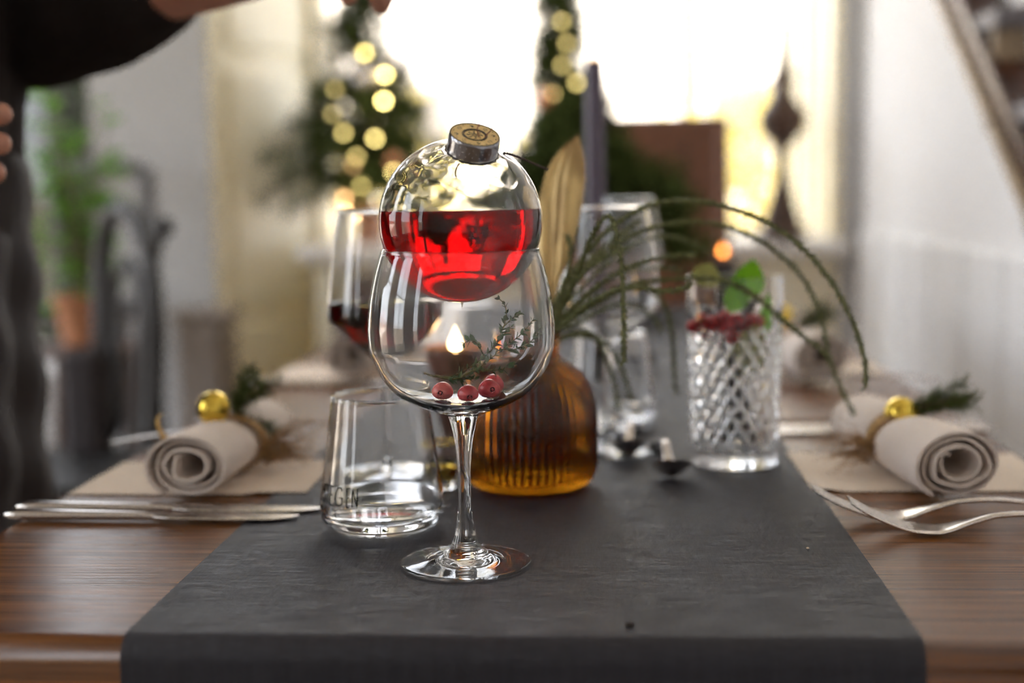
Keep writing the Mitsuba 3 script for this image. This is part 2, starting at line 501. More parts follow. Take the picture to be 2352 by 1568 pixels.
# left wall with three tall windows that light the table, and the wall behind the camera
WL = [(-1.6, -1.1), (-0.3, 0.5), (1.0, 2.0), (2.25, 3.25)]
segs = [(-2.6, -1.6), (-1.1, -0.3), (0.5, 1.0), (2.0, 2.25), (3.25, YF)]
put('wall_left', cat(*[box(-2.75, -2.6, a, b, 0, 2.8) for a, b in segs], *[box(-2.75, -2.6, a, b, 0, .35) for a, b in WL], *[box(-2.75, -2.6, a, b, 2.55, 2.8) for a, b in WL]), 'mat_wall', False, 'pale left wall with tall windows', kind='structure')
for i, (a, b) in enumerate(WL):
    window(3 + i, a, b, .35, 2.55, -2.72, 'tall window of the left wall', 2, 2, 'mat_white_paint', plane='x')
put('wall_front', box(-2.75, 0.9, -2.75, -2.6, 0, 2.8), 'mat_wall', False, 'pale wall behind the camera', kind='structure')

# ------------------------------------------------------------------ outdoors
put('ground', box(-30, 30, 3.95, 30, -.3, -.15), 'mat_pavement', False, 'pale pavement outside the window', kind='structure')
put('building__wall', box(-16, 16, 20, 20.6, -.15, 4.3), 'mat_facade', False)
put('building__cornice', box(-16.1, 16.1, 19.85, 20.7, 4.3, 4.5), 'mat_white_paint', False)
tag('building', 'sunlit pale building across the street, seen through the window', 'building')
for x in np.arange(-9.5, 10, 2.3):
    for z in (0.9,):
        f = put('building__window', cat(box(x - .55, x + .55, 19.94, 20.0, z, z + .08), box(x - .55, x + .55, 19.94, 20.0, z + 1.6, z + 1.68), box(x - .55, x - .47, 19.94, 20, z, z + 1.68), box(x + .47, x + .55, 19.94, 20, z, z + 1.68)), 'mat_white_paint', False)
        put(f + '__pane', box(x - .47, x + .47, 19.97, 19.99, z + .08, z + 1.6), 'mat_facade_dark', False)
t0 = at(1580, 437, 8.0)
put('street_tree__trunk', tube([(t0[0], 8, -.15), (t0[0] + .02, 8, 1.2), (t0[0], 8, 2.4), (t0[0] + .05, 8, 4)], [.075, .06, .05, .04], 10, 24), 'mat_bark', True)
for i in range(5):
    a = i * 1.26
    put('street_tree__branch', tube([(t0[0] + .02, 8, 2.3 + .3 * i), (t0[0] + .5 * math.cos(a), 8 + .5 * math.sin(a), 2.9 + .3 * i), (t0[0] + 1.0 * math.cos(a), 8 + math.sin(a), 3.2 + .3 * i)], [.03, .02, .01], 6, 10), 'mat_bark', True)
rg = np.random.default_rng(3)
c = np.clip(rg.normal(size=(900, 3)), -1.8, 1.8) * [.7, .7, .6] + [t0[0], 8, 3.5]
put('street_tree__foliage', needles(c, rg.normal(size=c.shape), .10, .07, rg), 'mat_autumn', False, kind='stuff')
tag('street_tree', 'thin tree trunk outside the window, behind the brown chair', 'tree')
for j, (px, Y, h, s, lab) in enumerate(((1730, 5.6, 1.15, .22, 'yellow leafy shrub outside, between chair and dark post'), (1010, 6.5, 1.0, .35, 'yellow leafy shrub outside, right of the left Christmas tree'), (760, 6.0, 1.3, .25, 'yellow leafy shrub outside, at the left window edge'))):
    p = at(px, 437, Y)
    k = f'garden_shrub_{j:03d}' if j else 'garden_shrub'
    c = np.clip(rg.normal(size=(700, 3)), -1.7, 1.7) * [s, s, .28] + [p[0], Y, h * .72]
    put(k + '__foliage', needles(c, rg.normal(size=c.shape), .07, .05, rg), 'mat_autumn', False, kind='stuff')
    put(k + '__stem', tube([(p[0], Y, -.15), (p[0] + .03, Y, .4), (p[0], Y, h * .8)], [.02, .015, .008], 6, 8), 'mat_bark', True)
    tag(k, lab, 'shrub')
for j, (px, Y, h) in enumerate(((150, 5.0, 1.5), (0, 6.6, 1.9))):
    p = at(px, 437, Y)
    k = f'garden_bush_{j:03d}' if j else 'garden_bush'
    c = np.clip(rg.normal(size=(4200, 3)), -1.7, 1.7) * [.30, .25, .45] + [p[0], Y, h * .72]
    put(k + '__foliage', needles(c, rg.normal(size=c.shape), .09, .07, rg), 'mat_ivy', False, kind='stuff')
    put(k + '__stem', tube([(p[0], Y, -.15), (p[0] + .03, Y, .4), (p[0], Y, h * .8)], [.03, .02, .01], 6, 8), 'mat_bark', True)
    tag(k, ('bright green bush outside the left window', 'taller green bush farther out behind the left window')[j], 'bush')

# ------------------------------------------------------------------ staircase on the right wall
ST0 = at(2238, 0, 2.32)
sy, sz = 2.05 - 2.32, at(2352, 240, 2.05)[2] - ST0[2]
sl = np.array([0, -sy, -sz]) / math.hypot(sy, sz)           # runs up and away from the camera
sn = np.array([0, -sl[2], sl[1]])


def stair_plank(key, u0, u1, w0, w1, x0, x1, m):
    b = box(x0, x1, u0, u1, w0, w1, .004)
    M = np.eye(4)
    M[:3, 0], M[:3, 1], M[:3, 2] = (1, 0, 0), sl, sn
    M[:3, 3] = (0, ST0[1], ST0[2])
    b.apply_transform(M)
    return put(key, b, m, False)


stair_plank('staircase__trim', -.9, .35, 0, .022, XR - .082, XR - .013, 'mat_stair_light')
stair_plank('staircase__stringer', -.9, .35, .022, .062, XR - .072, XR - .013, 'mat_stair_dark')
for i in range(5):
    y = 1.62 + i * .21
    z = ST0[2] + (y - ST0[1]) * (-sz / -sy) * -1 if False else ST0[2] + (y - ST0[1]) * (sl[2] / sl[1]) + .115
    put('staircase__tread', box(XR - .067, XR - .013, y - .03, y + .24, z, z + .03, .005), 'mat_stair_grey', False)
    put('staircase__riser', box(XR - .062, XR - .013, y + .205, y + .223, z + .03, z + .16, .002), 'mat_stair_light', False)
tag('staircase', 'brown wooden stair stringer rising along the right wall', 'staircase')

# ------------------------------------------------------------------ tables and runner
TX0, TX1 = -0.402, 0.336
TY = [(0.628, 1.246), (1.253, 1.870), (1.877, 2.494)]
tl = ['dark wooden table nearest the camera, carrying the red drink', 'dark wooden table in the middle of the row', 'dark wooden table at the far end of the row, before the brown chair']
for i, (y0, y1) in enumerate(TY):
    k = 'dining_table' if i == 0 else f'dining_table_{i:03d}'
    th, rr = .034, .0115
    pts = []
    for a in np.linspace(0, 90, 11):
        off, dz = rr * (1 - math.cos(math.radians(a))), rr * (1 - math.sin(math.radians(a)))
        for z in (ZW - dz, ZW - th + dz):
            for x in (TX0 + off, TX1 - off):
                for y in (y0 + off, y1 - off):
                    pts.append((x, y, z))
    put(k + '__tabletop', trimesh.convex.convex_hull(np.array(pts)), 'mat_table', 35)
    for a in ((TX0 + .04, TX1 - .04, y0 + .022, y0 + .042), (TX0 + .04, TX1 - .04, y1 - .042, y1 - .022), (TX0 + .03, TX0 + .05, y0 + .05, y1 - .05), (TX1 - .05, TX1 - .03, y0 + .05, y1 - .05)):
        put(k + '__apron', box(*a, ZW - th - .085, ZW - th, .002), 'mat_table', False)
    for x in (TX0 + .055, TX1 - .055):
        for y in (y0 + .055, y1 - .055):
            b = box(x - .028, x + .028, y - .028, y + .028, 0, ZW - th, .004)
            b.vertices[:, :2] = (b.vertices[:, :2] - [x, y]) * np.interp(b.vertices[:, 2:], [0, .7], [.7, 1]) + [x, y]
            put(k + '__leg', b, 'mat_table', False)
    tag(k, tl[i], 'table', 'dark tables in a row')
RX0, RX1 = -0.2385, 0.1505


def runner():
    path = [(.6235, .50), (.6238, .60), (.6243, .66), (.6250, .70), (.6256, .716), (.6260, .728)]
    path += [(.640 - .0138 * math.cos(q), .738 + .0134 * math.sin(q)) for q in np.linspace(0, math.pi / 2, 14)]
    ys = np.linspace(.65, 2.47, 260)
    path = np.array(path + [(y, .7512) for y in ys])
    xs = np.linspace(RX0, RX1, 60)
    P = np.zeros((len(path), len(xs), 3))
    for i, (y, z) in enumerate(path):
        dz = .0030 * math.exp(-abs(y - .945) / (.030 if y < .945 else .055)) * np.clip((xs - .0) / .03, .12, 1) * np.clip((.105 - xs) / .02 + .35, .35, 1) + .0006 * math.exp(-((y - 1.25) / .02) ** 2)
        wob = meshkit.fbm(np.stack([xs * 9, np.full_like(xs, y * 9), xs * 0 + 2], 1), 3, 5) - .5
        flat = 1.0 if z > .7505 else 0.0
        P[i, :, 0], P[i, :, 1], P[i, :, 2] = xs, y - (1 - flat) * .003 * np.abs(wob) * (z < .72), z + flat * (dz + .0008 * np.clip(wob, 0, 1))
    nx = len(xs)
    off = np.zeros_like(P)
    off[..., 1] = np.where(P[..., 2] < .749, .0006, 0)
    off[..., 2] = np.where(P[..., 2] < .749, 0, -.0006)
    V = np.vstack([P.reshape(-1, 3), (P + off).reshape(-1, 3)])
    N = len(path) * nx
    f = []
    for i in range(len(path) - 1):
        for j in range(nx - 1):
            a = i * nx + j
            f += [(a, a + 1, a + nx + 1), (a, a + nx + 1, a + nx), (N + a, N + a + nx + 1, N + a + 1), (N + a, N + a + nx, N + a + nx + 1)]
        for j, s in ((0, 1), (nx - 1, -1)):
            a, b = i * nx + j, (i + 1) * nx + j
            q = [(a, b, N + b), (a, N + b, N + a)]
            f += q if s > 0 else [t[::-1] for t in q]
    return trimesh.Trimesh(V, np.array(f), process=False)


put('table_runner', runner(), 'mat_runner', 40, 'dark grey woven runner down the middle of the tables', 'table runner')

# ------------------------------------------------------------------ the red drink: balloon glass
GX, GY = -0.0812, 0.7615
G0 = np.array([GX, GY, ZT])
out_b = curve2(np.array([(9.2, 88.4), (18.7, 91), (28, 94.8), (36.7, 99.8), (43.9, 107.4), (49.8, 117.4), (52.7, 127.4), (53.3, 137.4), (52.0, 152.4), (49.7, 164.8), (44.9, 181.6)]) / 1e3, 60)
in_b = curve2(np.array([(43.55, 181.6), (48.4, 164.8), (50.7, 152.4), (51.9, 137.4), (51.5, 127.5), (48.5, 117.9), (42.6, 108.2), (35.6, 101.2), (27.5, 97.0), (19, 94.9), (10, 94.2), (0, 94.0)]) / 1e3, 60)
rim = arc((44.22 / 1e3, .1818), .00105, -50, 230, 14)
put('balloon_glass__bowl', lathe(np.vstack([out_b[:-1], rim, in_b[1:]]), 128, G0), 'mat_glass', True)
stem = curve2(np.array([(11.5, 8.4), (9.2, 10.2), (7.2, 14.2), (5.4, 20.8), (4.4, 28.4), (3.6, 38.8), (3.5, 51.6), (4.2, 64.2), (5.5, 74.4), (7.0, 81.0), (8.2, 85.5), (9.2, 88.4)]) / 1e3, 60)
put('balloon_glass__stem', lathe(stem, 64, G0), 'mat_glass', True)
foot = np.vstack([[(0, .0016)], [(.012, .0014)], [(.022, .0008)], [(.030, .0003)], [(.0362, .0003)], arc((.0370, .0012), .0009, -80, 80, 7), curve2(np.array([(36.6, 2.1), (30, 2.5), (22, 3.3), (16, 5.0), (11.5, 8.4)]) / 1e3, 24)])
put('balloon_glass__foot', lathe(foot, 128, G0), 'mat_glass', True)
tag('balloon_glass', 'large clear stemmed balloon glass in front, holding the red bauble', 'glass')

# bauble with red drink
OC = G0 + [0.0008, 0, .1985]
R1, R2 = .0462, .0452
lvl = .0062
RW = lathe([(R1 * math.cos(a), R1 * math.sin(a)) for a in np.linspace(-math.pi / 2, math.pi / 2, 80)], 128)
a0 = math.asin(lvl / R2)
inn = lathe([(R2 * math.cos(a), R2 * math.sin(a)) for a in np.linspace(math.pi / 2, a0, 40)], 128)
nn_ = meshkit.fbm(inn.vertices * 70 + 11, 4, 9)[:, None] - .5
fade = np.clip((inn.vertices[:, 2:] - lvl) / .006, 0, 1)
inn.vertices *= 1 - .020 * np.clip(nn_ + .1, 0, 1) * fade
put('glass_bauble__shell', mv(cat(RW, inn), OC), 'mat_glass', True)
put('glass_bauble__nib', mv(lathe([(0, -.0030), (.0004, -.0028), (.0008, 0), (0, .0006)], 16), OC - [0, 0, R1 + .0004]), 'mat_glass', True)
ax = RIGHT * .205 + np.array([0, 0, 1]) * .86 - np.array([0, 1, 0]) * .45
ax /= np.linalg.norm(ax)
M = np.eye(4)
bx = np.cross(np.cross(ax, RIGHT), ax)
bx /= np.linalg.norm(bx)
M[:3, 0], M[:3, 1], M[:3, 2], M[:3, 3] = bx, np.cross(ax, bx), ax, OC


def cap_local(m):
    return m.copy().apply_transform(M)


CR = .0142
capw = lathe([(CR * 1.03, .0418), (CR * 1.035, .0424), (CR * .985, .0436), (CR, .045), (CR, .0522), (CR * .995, .0532), (CR * .97, .0538)], 96,
             rfn=lambda R, z, a: R * (1 + np.where(z < .0432, .035 * np.abs(np.sin(9 * a)), 0.008 * np.sin(36 * a) * (z < .0500))))
wallv = capw.vertices
wallv[:, 2] += np.where(wallv[:, 2] < .0421, .0018 * (np.abs(np.sin(9 * np.arctan2(wallv[:, 1], wallv[:, 0])))), 0)
put('glass_bauble__cap', cap_local(capw), 'mat_silver_cap', 40, label='crimped silver cap of the bauble')
put('glass_bauble__cap__top', cap_local(lathe([(CR * .97, .0538), (CR * .93, .05375), (CR * .5, .0536), (0, .0536)], 96)), 'mat_cap_top', True, label='printed gold top of the cap')
pr_ = [ring_tube((0, 0, .0537), .0066, .00045, 48, 6), ring_tube((0, 0, .0537), .0058, .0002, 48, 6), ring_tube((0, 0, .0537), .00125, .0003, 24, 6), ring_tube((0, 0, .0538), CR * .95, .0004, 64, 6)]
for i in range(8):
    a = i * math.pi / 4 + .2
    p = np.array([math.cos(a), math.sin(a), 0]) * .0102 + [0, 0, .0537]
    if i % 2:
        pr_.append(ring_tube(p, .0011, .00016, 20, 5))
    else:
        h = tube([p + [-.0009, .0006, 0], p + [-.0002, .0009, 0], p + [0, .0002, 0], p + [.0006, .0009, 0], p + [.0010, .0003, 0], p + [0, -.001, 0]], .00028, 5)
        pr_.append(h)
    q = np.array([math.cos(a + .4), math.sin(a + .4), 0]) * .0118 + [0, 0, .0537]
    pr_.append(ball(.0004, q, 1))
    b = i * math.pi / 4
    e = np.array([math.cos(b), math.sin(b), 0])
    g = np.array([-e[1], e[0], 0])
    pr_.append(tube([e * .0022 + [0, 0, .0537], e * .0034 + g * .0009 + [0, 0, .0537], e * .0045 + [0, 0, .0537]], .00026, 5, 8))
put('glass_bauble__cap__print', cap_local(cat(*pr_)), 'mat_cap_print', True, label='dark printed rings and hearts')
dots = [mv(ball(.00026, (0, 0, 0), 1), (CR * 1.0 * math.cos(a), CR * math.sin(a), z)) for i, z in enumerate((.0465, .0488, .0510)) for a in np.arange(24) * math.pi / 12 + i * .13]
put('glass_bauble__cap__stud', cap_local(cat(*dots)), 'mat_silver_bauble', True, kind='stuff')
TOPC = OC + ax * .0538
hoop = [at(1107, 330, TOPC[1]), at(1100, 312, TOPC[1] - .001), at(1096, 298, TOPC[1] - .002), at(1104, 280, TOPC[1] - .003), at(1119, 270, TOPC[1] - .003), at(1132, 274, TOPC[1] - .002), at(1134, 288, TOPC[1] - .001), at(1124, 303, TOPC[1]), at(1113, 316, TOPC[1])]
put('glass_bauble__hook', tube(hoop, .00032, 6, 60), 'mat_wire_copper', True, label='thin wire hanging loop')
put('glass_bauble__wire_end', tube([at(1056, 378, OC[1] - .018), at(1047, 392, OC[1] - .016), at(1047, 407, OC[1] - .012)], .0004, 6, 12), 'mat_wire_copper', True)
cd = spline([at(1156, 351, .748), at(1180, 357, .747), at(1215, 371, .746), at(1258, 389, .745)], 80)
tt, Af, Bf = frames(cd)
ph = np.linspace(0, 55, 80)
for s in (0, math.pi):
    put('glass_bauble__cord', tube(cd + .0004 * (np.cos(ph + s)[:, None] * Af + np.sin(ph + s)[:, None] * Bf), .0004, 5), 'mat_wire', True, label='twisted dark cord' if s == 0 else None)
tag('glass_bauble', 'clear glass bauble half full of red drink, resting on the balloon glass', 'bauble')
liq = lathe([(R2 * math.cos(a), R2 * math.sin(a)) for a in np.linspace(-math.pi / 2, a0, 60)], 128)
put('red_cocktail__body', mv(liq, OC), 'mat_cocktail_side', True)
rl = R2 * math.cos(a0)
put('red_cocktail__surface', mv(lathe([(rl, lvl), (rl - .0008, lvl - .0004), (rl - .002, lvl - .0006), (rl * .5, lvl - .0006), (0, lvl - .0006)], 128), OC), 'mat_cocktail_top', True)
tag('red_cocktail', 'bright red drink inside the glass bauble', 'drink')

# cranberries and thyme in the bowl
cb = [(-.0114, -.001, .0062, 'pale pink-red cranberry, leftmost in the balloon glass'), (.0040, -.0085, .0060, 'red cranberry in the middle of the balloon glass'), (.0150, .0035, .0064, 'red cranberry on the right in the balloon glass'), (.0165, .0165, .0060, 'dark cranberry tucked behind the right one in the balloon glass')]
ri, zi = in_b[::-1, 0], in_b[::-1, 1]


def bowl_z(x, y, r):
    best = 0
    for s in np.linspace(-1, 1, 41):
        for q in np.linspace(-1, 1, 41):
            if s * s + q * q < 1:
                rr = math.hypot(x + s * r, y + q * r)
                best = max(best, np.interp(rr, ri, zi) + r * math.sqrt(1 - s * s - q * q))
    return best + .0002


for i, (x, y, r, lab) in enumerate(cb):
    k = 'cranberry' if i == 0 else f'cranberry_{i:03d}'
    m = ball(r, (0, 0, 0), 4, (1, 1, .97))
    m.vertices *= 1 + .025 * (meshkit.fbm(m.vertices * 160 + i * 7, 3, i)[:, None] - .5)
    c = G0 + [x, y, bowl_z(x, y, r)]
    e = np.array([(-.1, .25, .4, .2)[i], -1, (.05, -.1, .2, .1)[i]])
    e /= np.linalg.norm(e)
    put(k + '__flesh', mv(m, c), 'mat_cranberry_pale' if i == 0 else 'mat_cranberry', True)
    eye = trimesh.creation.torus(.0011, .0005, 16, 8)
    eye.apply_transform(trimesh.geometry.align_vectors([0, 0, 1], e))
    put(k + '__blossom_end', mv(eye, c + e * r * .985), 'mat_berry_eye', True)
    tag(k, lab, 'cranberry', 'cranberries in the balloon glass')

YB = GY
st = [[(974, 858, -.006), (1010, 866, -.006), (1060, 856, -.004), (1100, 827, 0), (1130, 797, .002), (1158, 745, .004), (1162, 712, .004), (1148, 688, .004)],
      [(1000, 862, -.012), (1070, 862, -.014), (1110, 837, -.012), (1150, 803, -.010), (1190, 772, -.008), (1220, 738, -.004)],
      [(1060, 866, -.016), (1110, 850, -.020), (1160, 846, -.02), (1182, 833, -.02)],
      [(1112, 818, -.002), (1100, 795, -.006), (1085, 782, -.01), (1068, 786, -.012)],
      [(1140, 802, 0), (1180, 800, -.004), (1205, 792, -.008), (1234, 762, -.01)],
      [(1020, 864, -.008), (1060, 871, -.012), (1095, 868, -.016)],
      [(1155, 752, .004), (1172, 735, .002), (1190, 722, 0)],
      [(1126, 806, .001), (1150, 775, .008), (1172, 752, .01)]]
rg = np.random.default_rng(21)
put_stems = 0
for s in st:
    pts = [at(x, y, YB + d) for x, y, d in s]
    p = spline(pts, 40)
    put('thyme_sprig__stem', tube(p, np.linspace(.00052, .00028, 40), 6), 'mat_thyme_stem', True)
    t, A, B = frames(p)
    L = np.r_[0, np.cumsum(np.linalg.norm(np.diff(p, axis=0), axis=1))]
    for d in np.arange(.006 if s is not st[0] else .018, L[-1], .0031):
        i = min(np.searchsorted(L, d), 39)
        a = rg.uniform(0, 6.28)
        for sgn in (0, math.pi):
            o = math.cos(a + sgn) * A[i] + math.sin(a + sgn) * B[i]
            ln = rg.uniform(.0038, .0058) * (0.75 if d > L[-1] * .85 else 1)
            dirn = o * .8 + t[i] * .75 + rg.normal(size=3) * .15
            dirn /= np.linalg.norm(dirn)
            put('thyme_sprig__leaf', leaf_mesh(p[i], p[i] + dirn * ln, ln * .5, t[i] - o + rg.normal(size=3) * .3, 5, .2, .3), 'mat_thyme_leaf', True)
    put('thyme_sprig__leaf', leaf_mesh(p[-1], p[-1] + t[-1] * .003, .0014, B[-1], 5), 'mat_thyme_leaf', True)
tag('thyme_sprig', 'green thyme sprig lying across the balloon glass above the cranberries', 'thyme')

# ------------------------------------------------------------------ glassware builders


def tumbler(c, key, label, group, water_label):
    o = curve2(np.array([(29, .6), (33.5, 2.2), (37.1, 5.0), (39.6, 10.5), (40.1, 14), (39.5, 22), (37.2, 39.2), (34.0, 61.8), (31.1, 86)]) / 1e3, 60)
    i = curve2(np.array([(29.9, 86), (32.7, 61.8), (35.9, 39.2), (37.7, 23.0)]) / 1e3, 40)
    w = curve2(np.array([(0, 8.2), (20, 8.4), (29, 9.2), (34.6, 11.5), (37.3, 15), (37.7, 23.0)]) / 1e3, 40)
    foot = [(0, .0018), (.018, .0016), (.024, .0006), (.029, .0006)]
    put(key + '__wall', lathe(np.vstack([o[:-1], arc((.0305, .0862), .00105, -50, 230, 13), i[1:]]), 112, c), 'mat_glass', True)
    put(key + '__base', lathe(foot, 112, c), 'mat_glass', True)
    tag(key, label, 'glass', group)
    wk = num('water')
    put(wk + '__body', lathe(w, 112, c), 'mat_water_side', True)
    put(wk + '__surface', lathe([(.0377, .0230), (.0370, .0223), (.0355, .0219), (.02, .0219), (0, .0219)], 112, c), 'mat_water_top', True)
    tag(wk, water_label, 'water')


def wine_glass(c, key, label, group, wine=None):
    o = curve2(np.array([(4.0, 86.5), (12, 92.5), (21.4, 99.6), (35.4, 112.6), (41.5, 119.5), (42.9, 124.5), (42.2, 132.4), (38.5, 165.2), (32.5, 201.2)]) / 1e3, 70)
    full = [(31.5, 201.2), (37.5, 165.2), (41.2, 132.4), (41.7, 124.5), (40.2, 120), (34.0, 113.2), (20.2, 100.9), (10, 94), (0, 91.5)]
    if wine is None:
        i = curve2(np.array(full) / 1e3, 70)
    else:
        i = curve2(np.array([(31.5, 201.2), (37.5, 165.2), (41.15, 133.2)]) / 1e3, 40)
    put(key + '__bowl', lathe(np.vstack([o[:-1], arc((.032, .2014), .0008, -50, 230, 13), i[1:]]), 112, c), 'mat_glass', True)
    s = curve2(np.array([(9, 5.2), (5.0, 9), (3.5, 16), (3.0, 40), (3.0, 70), (3.4, 82), (4.0, 86.5)]) / 1e3, 40)
    put(key + '__stem', lathe(s, 40, c), 'mat_glass', True)
    f = np.vstack([[(0, .0014)], [(.02, .001)], [(.030, .0003)], [(.0365, .0003)], arc((.0372, .0011), .0008, -80, 80, 6), curve2(np.array([(36.8, 1.9), (28, 2.5), (18, 3.4), (9, 5.2)]) / 1e3, 20)])
    put(key + '__foot', lathe(f, 96, c), 'mat_glass', True)
    tag(key, label, 'wine glass', group)
    if wine:
        wk = num('red_wine')
        w = curve2(np.array([(0, 91.5), (10, 94), (20.2, 100.9), (34.0, 113.2), (40.2, 120), (41.7, 124.5), (41.15, 133.2)]) / 1e3, 50)
        put(wk + '__body', lathe(w, 112, c), 'mat_wine_side', True)
        put(wk + '__surface', lathe([(.04115, .1332), (.0405, .1326), (.039, .1322), (.02, .1322), (0, .1322)], 112, c), 'mat_wine_top', True)
        tag(wk, wine, 'wine')


TUM = np.array([-.1437, .846, ZT])
tumbler(TUM, 'tumbler', 'low clear tumbler with lettering and a little water, left of the balloon glass', 'water tumblers', 'shallow water in the lettered tumbler at front left')
tumbler(np.array([.006, 1.215, ZT]), 'tumbler_001', 'low clear tumbler behind the amber vase', 'water tumblers', 'shallow water in the tumbler behind the amber vase')
tumbler(np.array([-.150, 1.50, ZT]), 'tumbler_002', 'low clear tumbler far back on the left, behind the red wine', 'water tumblers', 'shallow water in the far tumbler behind the red wine')
wine_glass(np.array([-.165, 1.003, ZT]), 'wine_glass', 'wine glass filled with dark red wine, left behind the balloon glass', 'stemmed wine glasses', 'dark red wine in the glass on the left')
wine_glass(np.array([.003, 1.099, ZT]), 'wine_glass_001', 'empty wine glass right behind the gold leaf and amber vase', 'stemmed wine glasses')
wine_glass(np.array([.030, 1.74, ZT]), 'wine_glass_002', 'empty wine glass far back beside the purple candle', 'stemmed wine glasses')

# lettering on the tumbler, printed on the glass wall: condensed capitals
so = PchipInterpolator(*zip(*[(0.6e-3, .029), (10.5e-3, .0396), (14e-3, .0401), (22e-3, .0395), (39.2e-3, .0372), (61.8e-3, .0340), (86e-3, .0311)]))
GL = {'S': [[(1, .86), (.8, .98), (.45, 1), (.12, .86), (.1, .68), (.4, .52), (.75, .42), (.95, .22), (.75, .03), (.4, 0), (.05, .13)]], 'T': [[(0, 1), (1, 1)], [(.5, 1), (.5, 0)]],
      'E': [[(.9, 1), (.1, 1), (.1, 0), (.9, 0)], [(.1, .52), (.75, .52)]], 'G': [[(.95, .85), (.7, .99), (.35, .98), (.08, .7), (.05, .35), (.25, .04), (.6, 0), (.95, .15), (.95, .45), (.55, .45)]],
      'N': [[(.08, 0), (.08, 1), (.92, 0), (.92, 1)]]}
word = 'STEGEN'
SPAN = [(-59.5, -53.5), (-53, -47), (-46.5, -41.5), (-38.5, -29), (-25, -21), (-19, -13)]
for i, ch in enumerate(word):
    segs_ = []
    for poly in GL[ch]:
        q = np.array(poly, float)
        dense = np.vstack([np.linspace(q[j], q[j + 1], 6)[:-1] for j in range(len(q) - 1)] + [q[-1:]])
        h = .0218 + dense[:, 1] * .0115
        th = -math.pi / 2 + np.radians(SPAN[i][0] + dense[:, 0] * (SPAN[i][1] - SPAN[i][0]))
        rr = so(h) + .00030
        p = np.stack([TUM[0] + rr * np.cos(th), TUM[1] + rr * np.sin(th), TUM[2] + h], 1)
        segs_.append(tube(p, .00042, 5))
    put('tumbler__lettering', cat(*segs_), 'mat_ink', True, label='black printed capital letter' if i == 0 else None)

# small votive glass between tumbler and vase
c = on(1016, 1125) + [0, .004, .0005]
put('votive_glass__cup', lathe(np.vstack([[(0, .0005)], [(.009, .0005)], curve2(np.array([(10, .8), (11, 6), (11.2, 20), (11.5, 34)]) / 1e3, 14), curve2(np.array([(10.6, 34), (10.2, 20), (9.8, 8), (6, 6), (0, 6)]) / 1e3, 16)]), 48, c), 'mat_glass', True)
put('votive_glass__rim', mv(ring_tube((0, 0, .0342), .01105, .0007), c), 'mat_gold_bauble', True, label='gold rim')
put('votive_glass__insert', mv(lathe(np.vstack([[(0, .0065)], curve2(np.array([(9, 6.6), (9.7, 9), (9.9, 16)]) / 1e3, 8), [(.0094, .016)], [(.009, .0145)], [(0, .0145)]]), 40), c), 'mat_gold_bauble', 30, label='gold insert')
tag('votive_glass', 'tiny clear votive glass with gold rim, between tumbler and amber vase', 'votive glass')


# ------------------------------------------------------------------ flames
def flame(key, c, h, w, power, col=(1.0, .62, .25)):
    p = [(0, 0), (w * .6, h * .06), (w, h * .22), (w * .95, h * .38), (w * .62, h * .65), (w * .22, h * .9), (0, h)]
    q = curve2(np.array(p), 24)
    key = num(key)
    scene[key] = mikit.ply(lathe(q, 24, c), 'mat_wick', smooth=True, emitter={'type': 'area', 'radiance': {'type': 'rgb', 'value': [power * x for x in col]}})
    return key


# dark cup with a burning tealight, seen through the balloon glass
c = np.array([at(1038, 437, 1.075)[0], 1.075, ZT])
put('candle_holder__cup', lathe(np.vstack([[(0, .0004)], [(.018, .0004)], curve2(np.array([(19, .8), (20.5, 3), (16, 10), (12, 20), (15, 34), (21.5, 50), (25.5, 70), (26.6, 89)]) / 1e3, 40), [(.0262, .0898)], curve2(np.array([(25.6, 89), (24.5, 72), (22, 66), (0, 65)]) / 1e3, 20)]), 64, c), 'mat_holder', True)
put('candle_holder__rim', mv(ring_tube((0, 0, .0893), .0261, .0008, 64, 8), c), 'mat_terracotta', True)
tag('candle_holder', 'dark brown candle cup behind the balloon glass', 'candle holder')
put('tealight_candle__wax', mv(lathe(np.vstack([[(0, .0665)], [(.0195, .0665)], [(.0202, .068)], [(.0202, .0835)], [(.0195, .0845)], [(.006, .0838)], [(0, .083)]]), 48), c), 'mat_wax', 30)
put('tealight_candle__wick', tube([c + [0, 0, .083], c + [.0003, 0, .088]], .0006, 6), 'mat_wick', True)
flame('tealight_candle__flame', c + [0, 0, .0868], .0205, .0056, .7)
labels['tealight_candle__flame'] = {'label': 'bright candle flame'}
tag('tealight_candle', 'burning tealight in the dark candle cup, seen through the balloon glass', 'candle')

# tall purple taper on a low holder
c = np.array([at(1367, 437, 1.55)[0], 1.55, ZT])
zt = at(1367, 132, 1.55)[2]
put('taper_holder', lathe(np.vstack([[(0, .0004)], [(.03, .0004)], curve2(np.array([(32, 1.5), (31, 5), (18, 9), (10, 18), (13, 26), (15, 34)]) / 1e3, 30), [(.0118, .034)], [(.0112, .016)], [(0, .016)]]), 48, c), 'mat_black_metal', 35, 'small black candlestick under the purple taper', 'candlestick')
put('taper_candle__wax', lathe(np.vstack([[(0, .0175)], [(.0105, .0175)], [(.011, .02)], [(.0108, .2)], [(.0104, zt - ZT - .01)], [(.009, zt - ZT - .003)], [(.004, zt - ZT)], [(0, zt - ZT - .001)]]), 32, c), 'mat_purple_wax', 40)
put('taper_candle__wick', tube([c + [0, 0, zt - ZT - .002], c + [.0005, 0, zt - ZT + .007]], .0008, 6), 'mat_wick', True)
flame('taper_candle__flame', np.array([c[0], c[1], zt + .004]), .032, .0065, 1.5)
tag('taper_candle', 'tall burning purple taper candle before the window', 'candle')

# ------------------------------------------------------------------ amber ribbed vase and what stands in it
V0 = np.array([-.0545, .968, ZT])
NR = 54


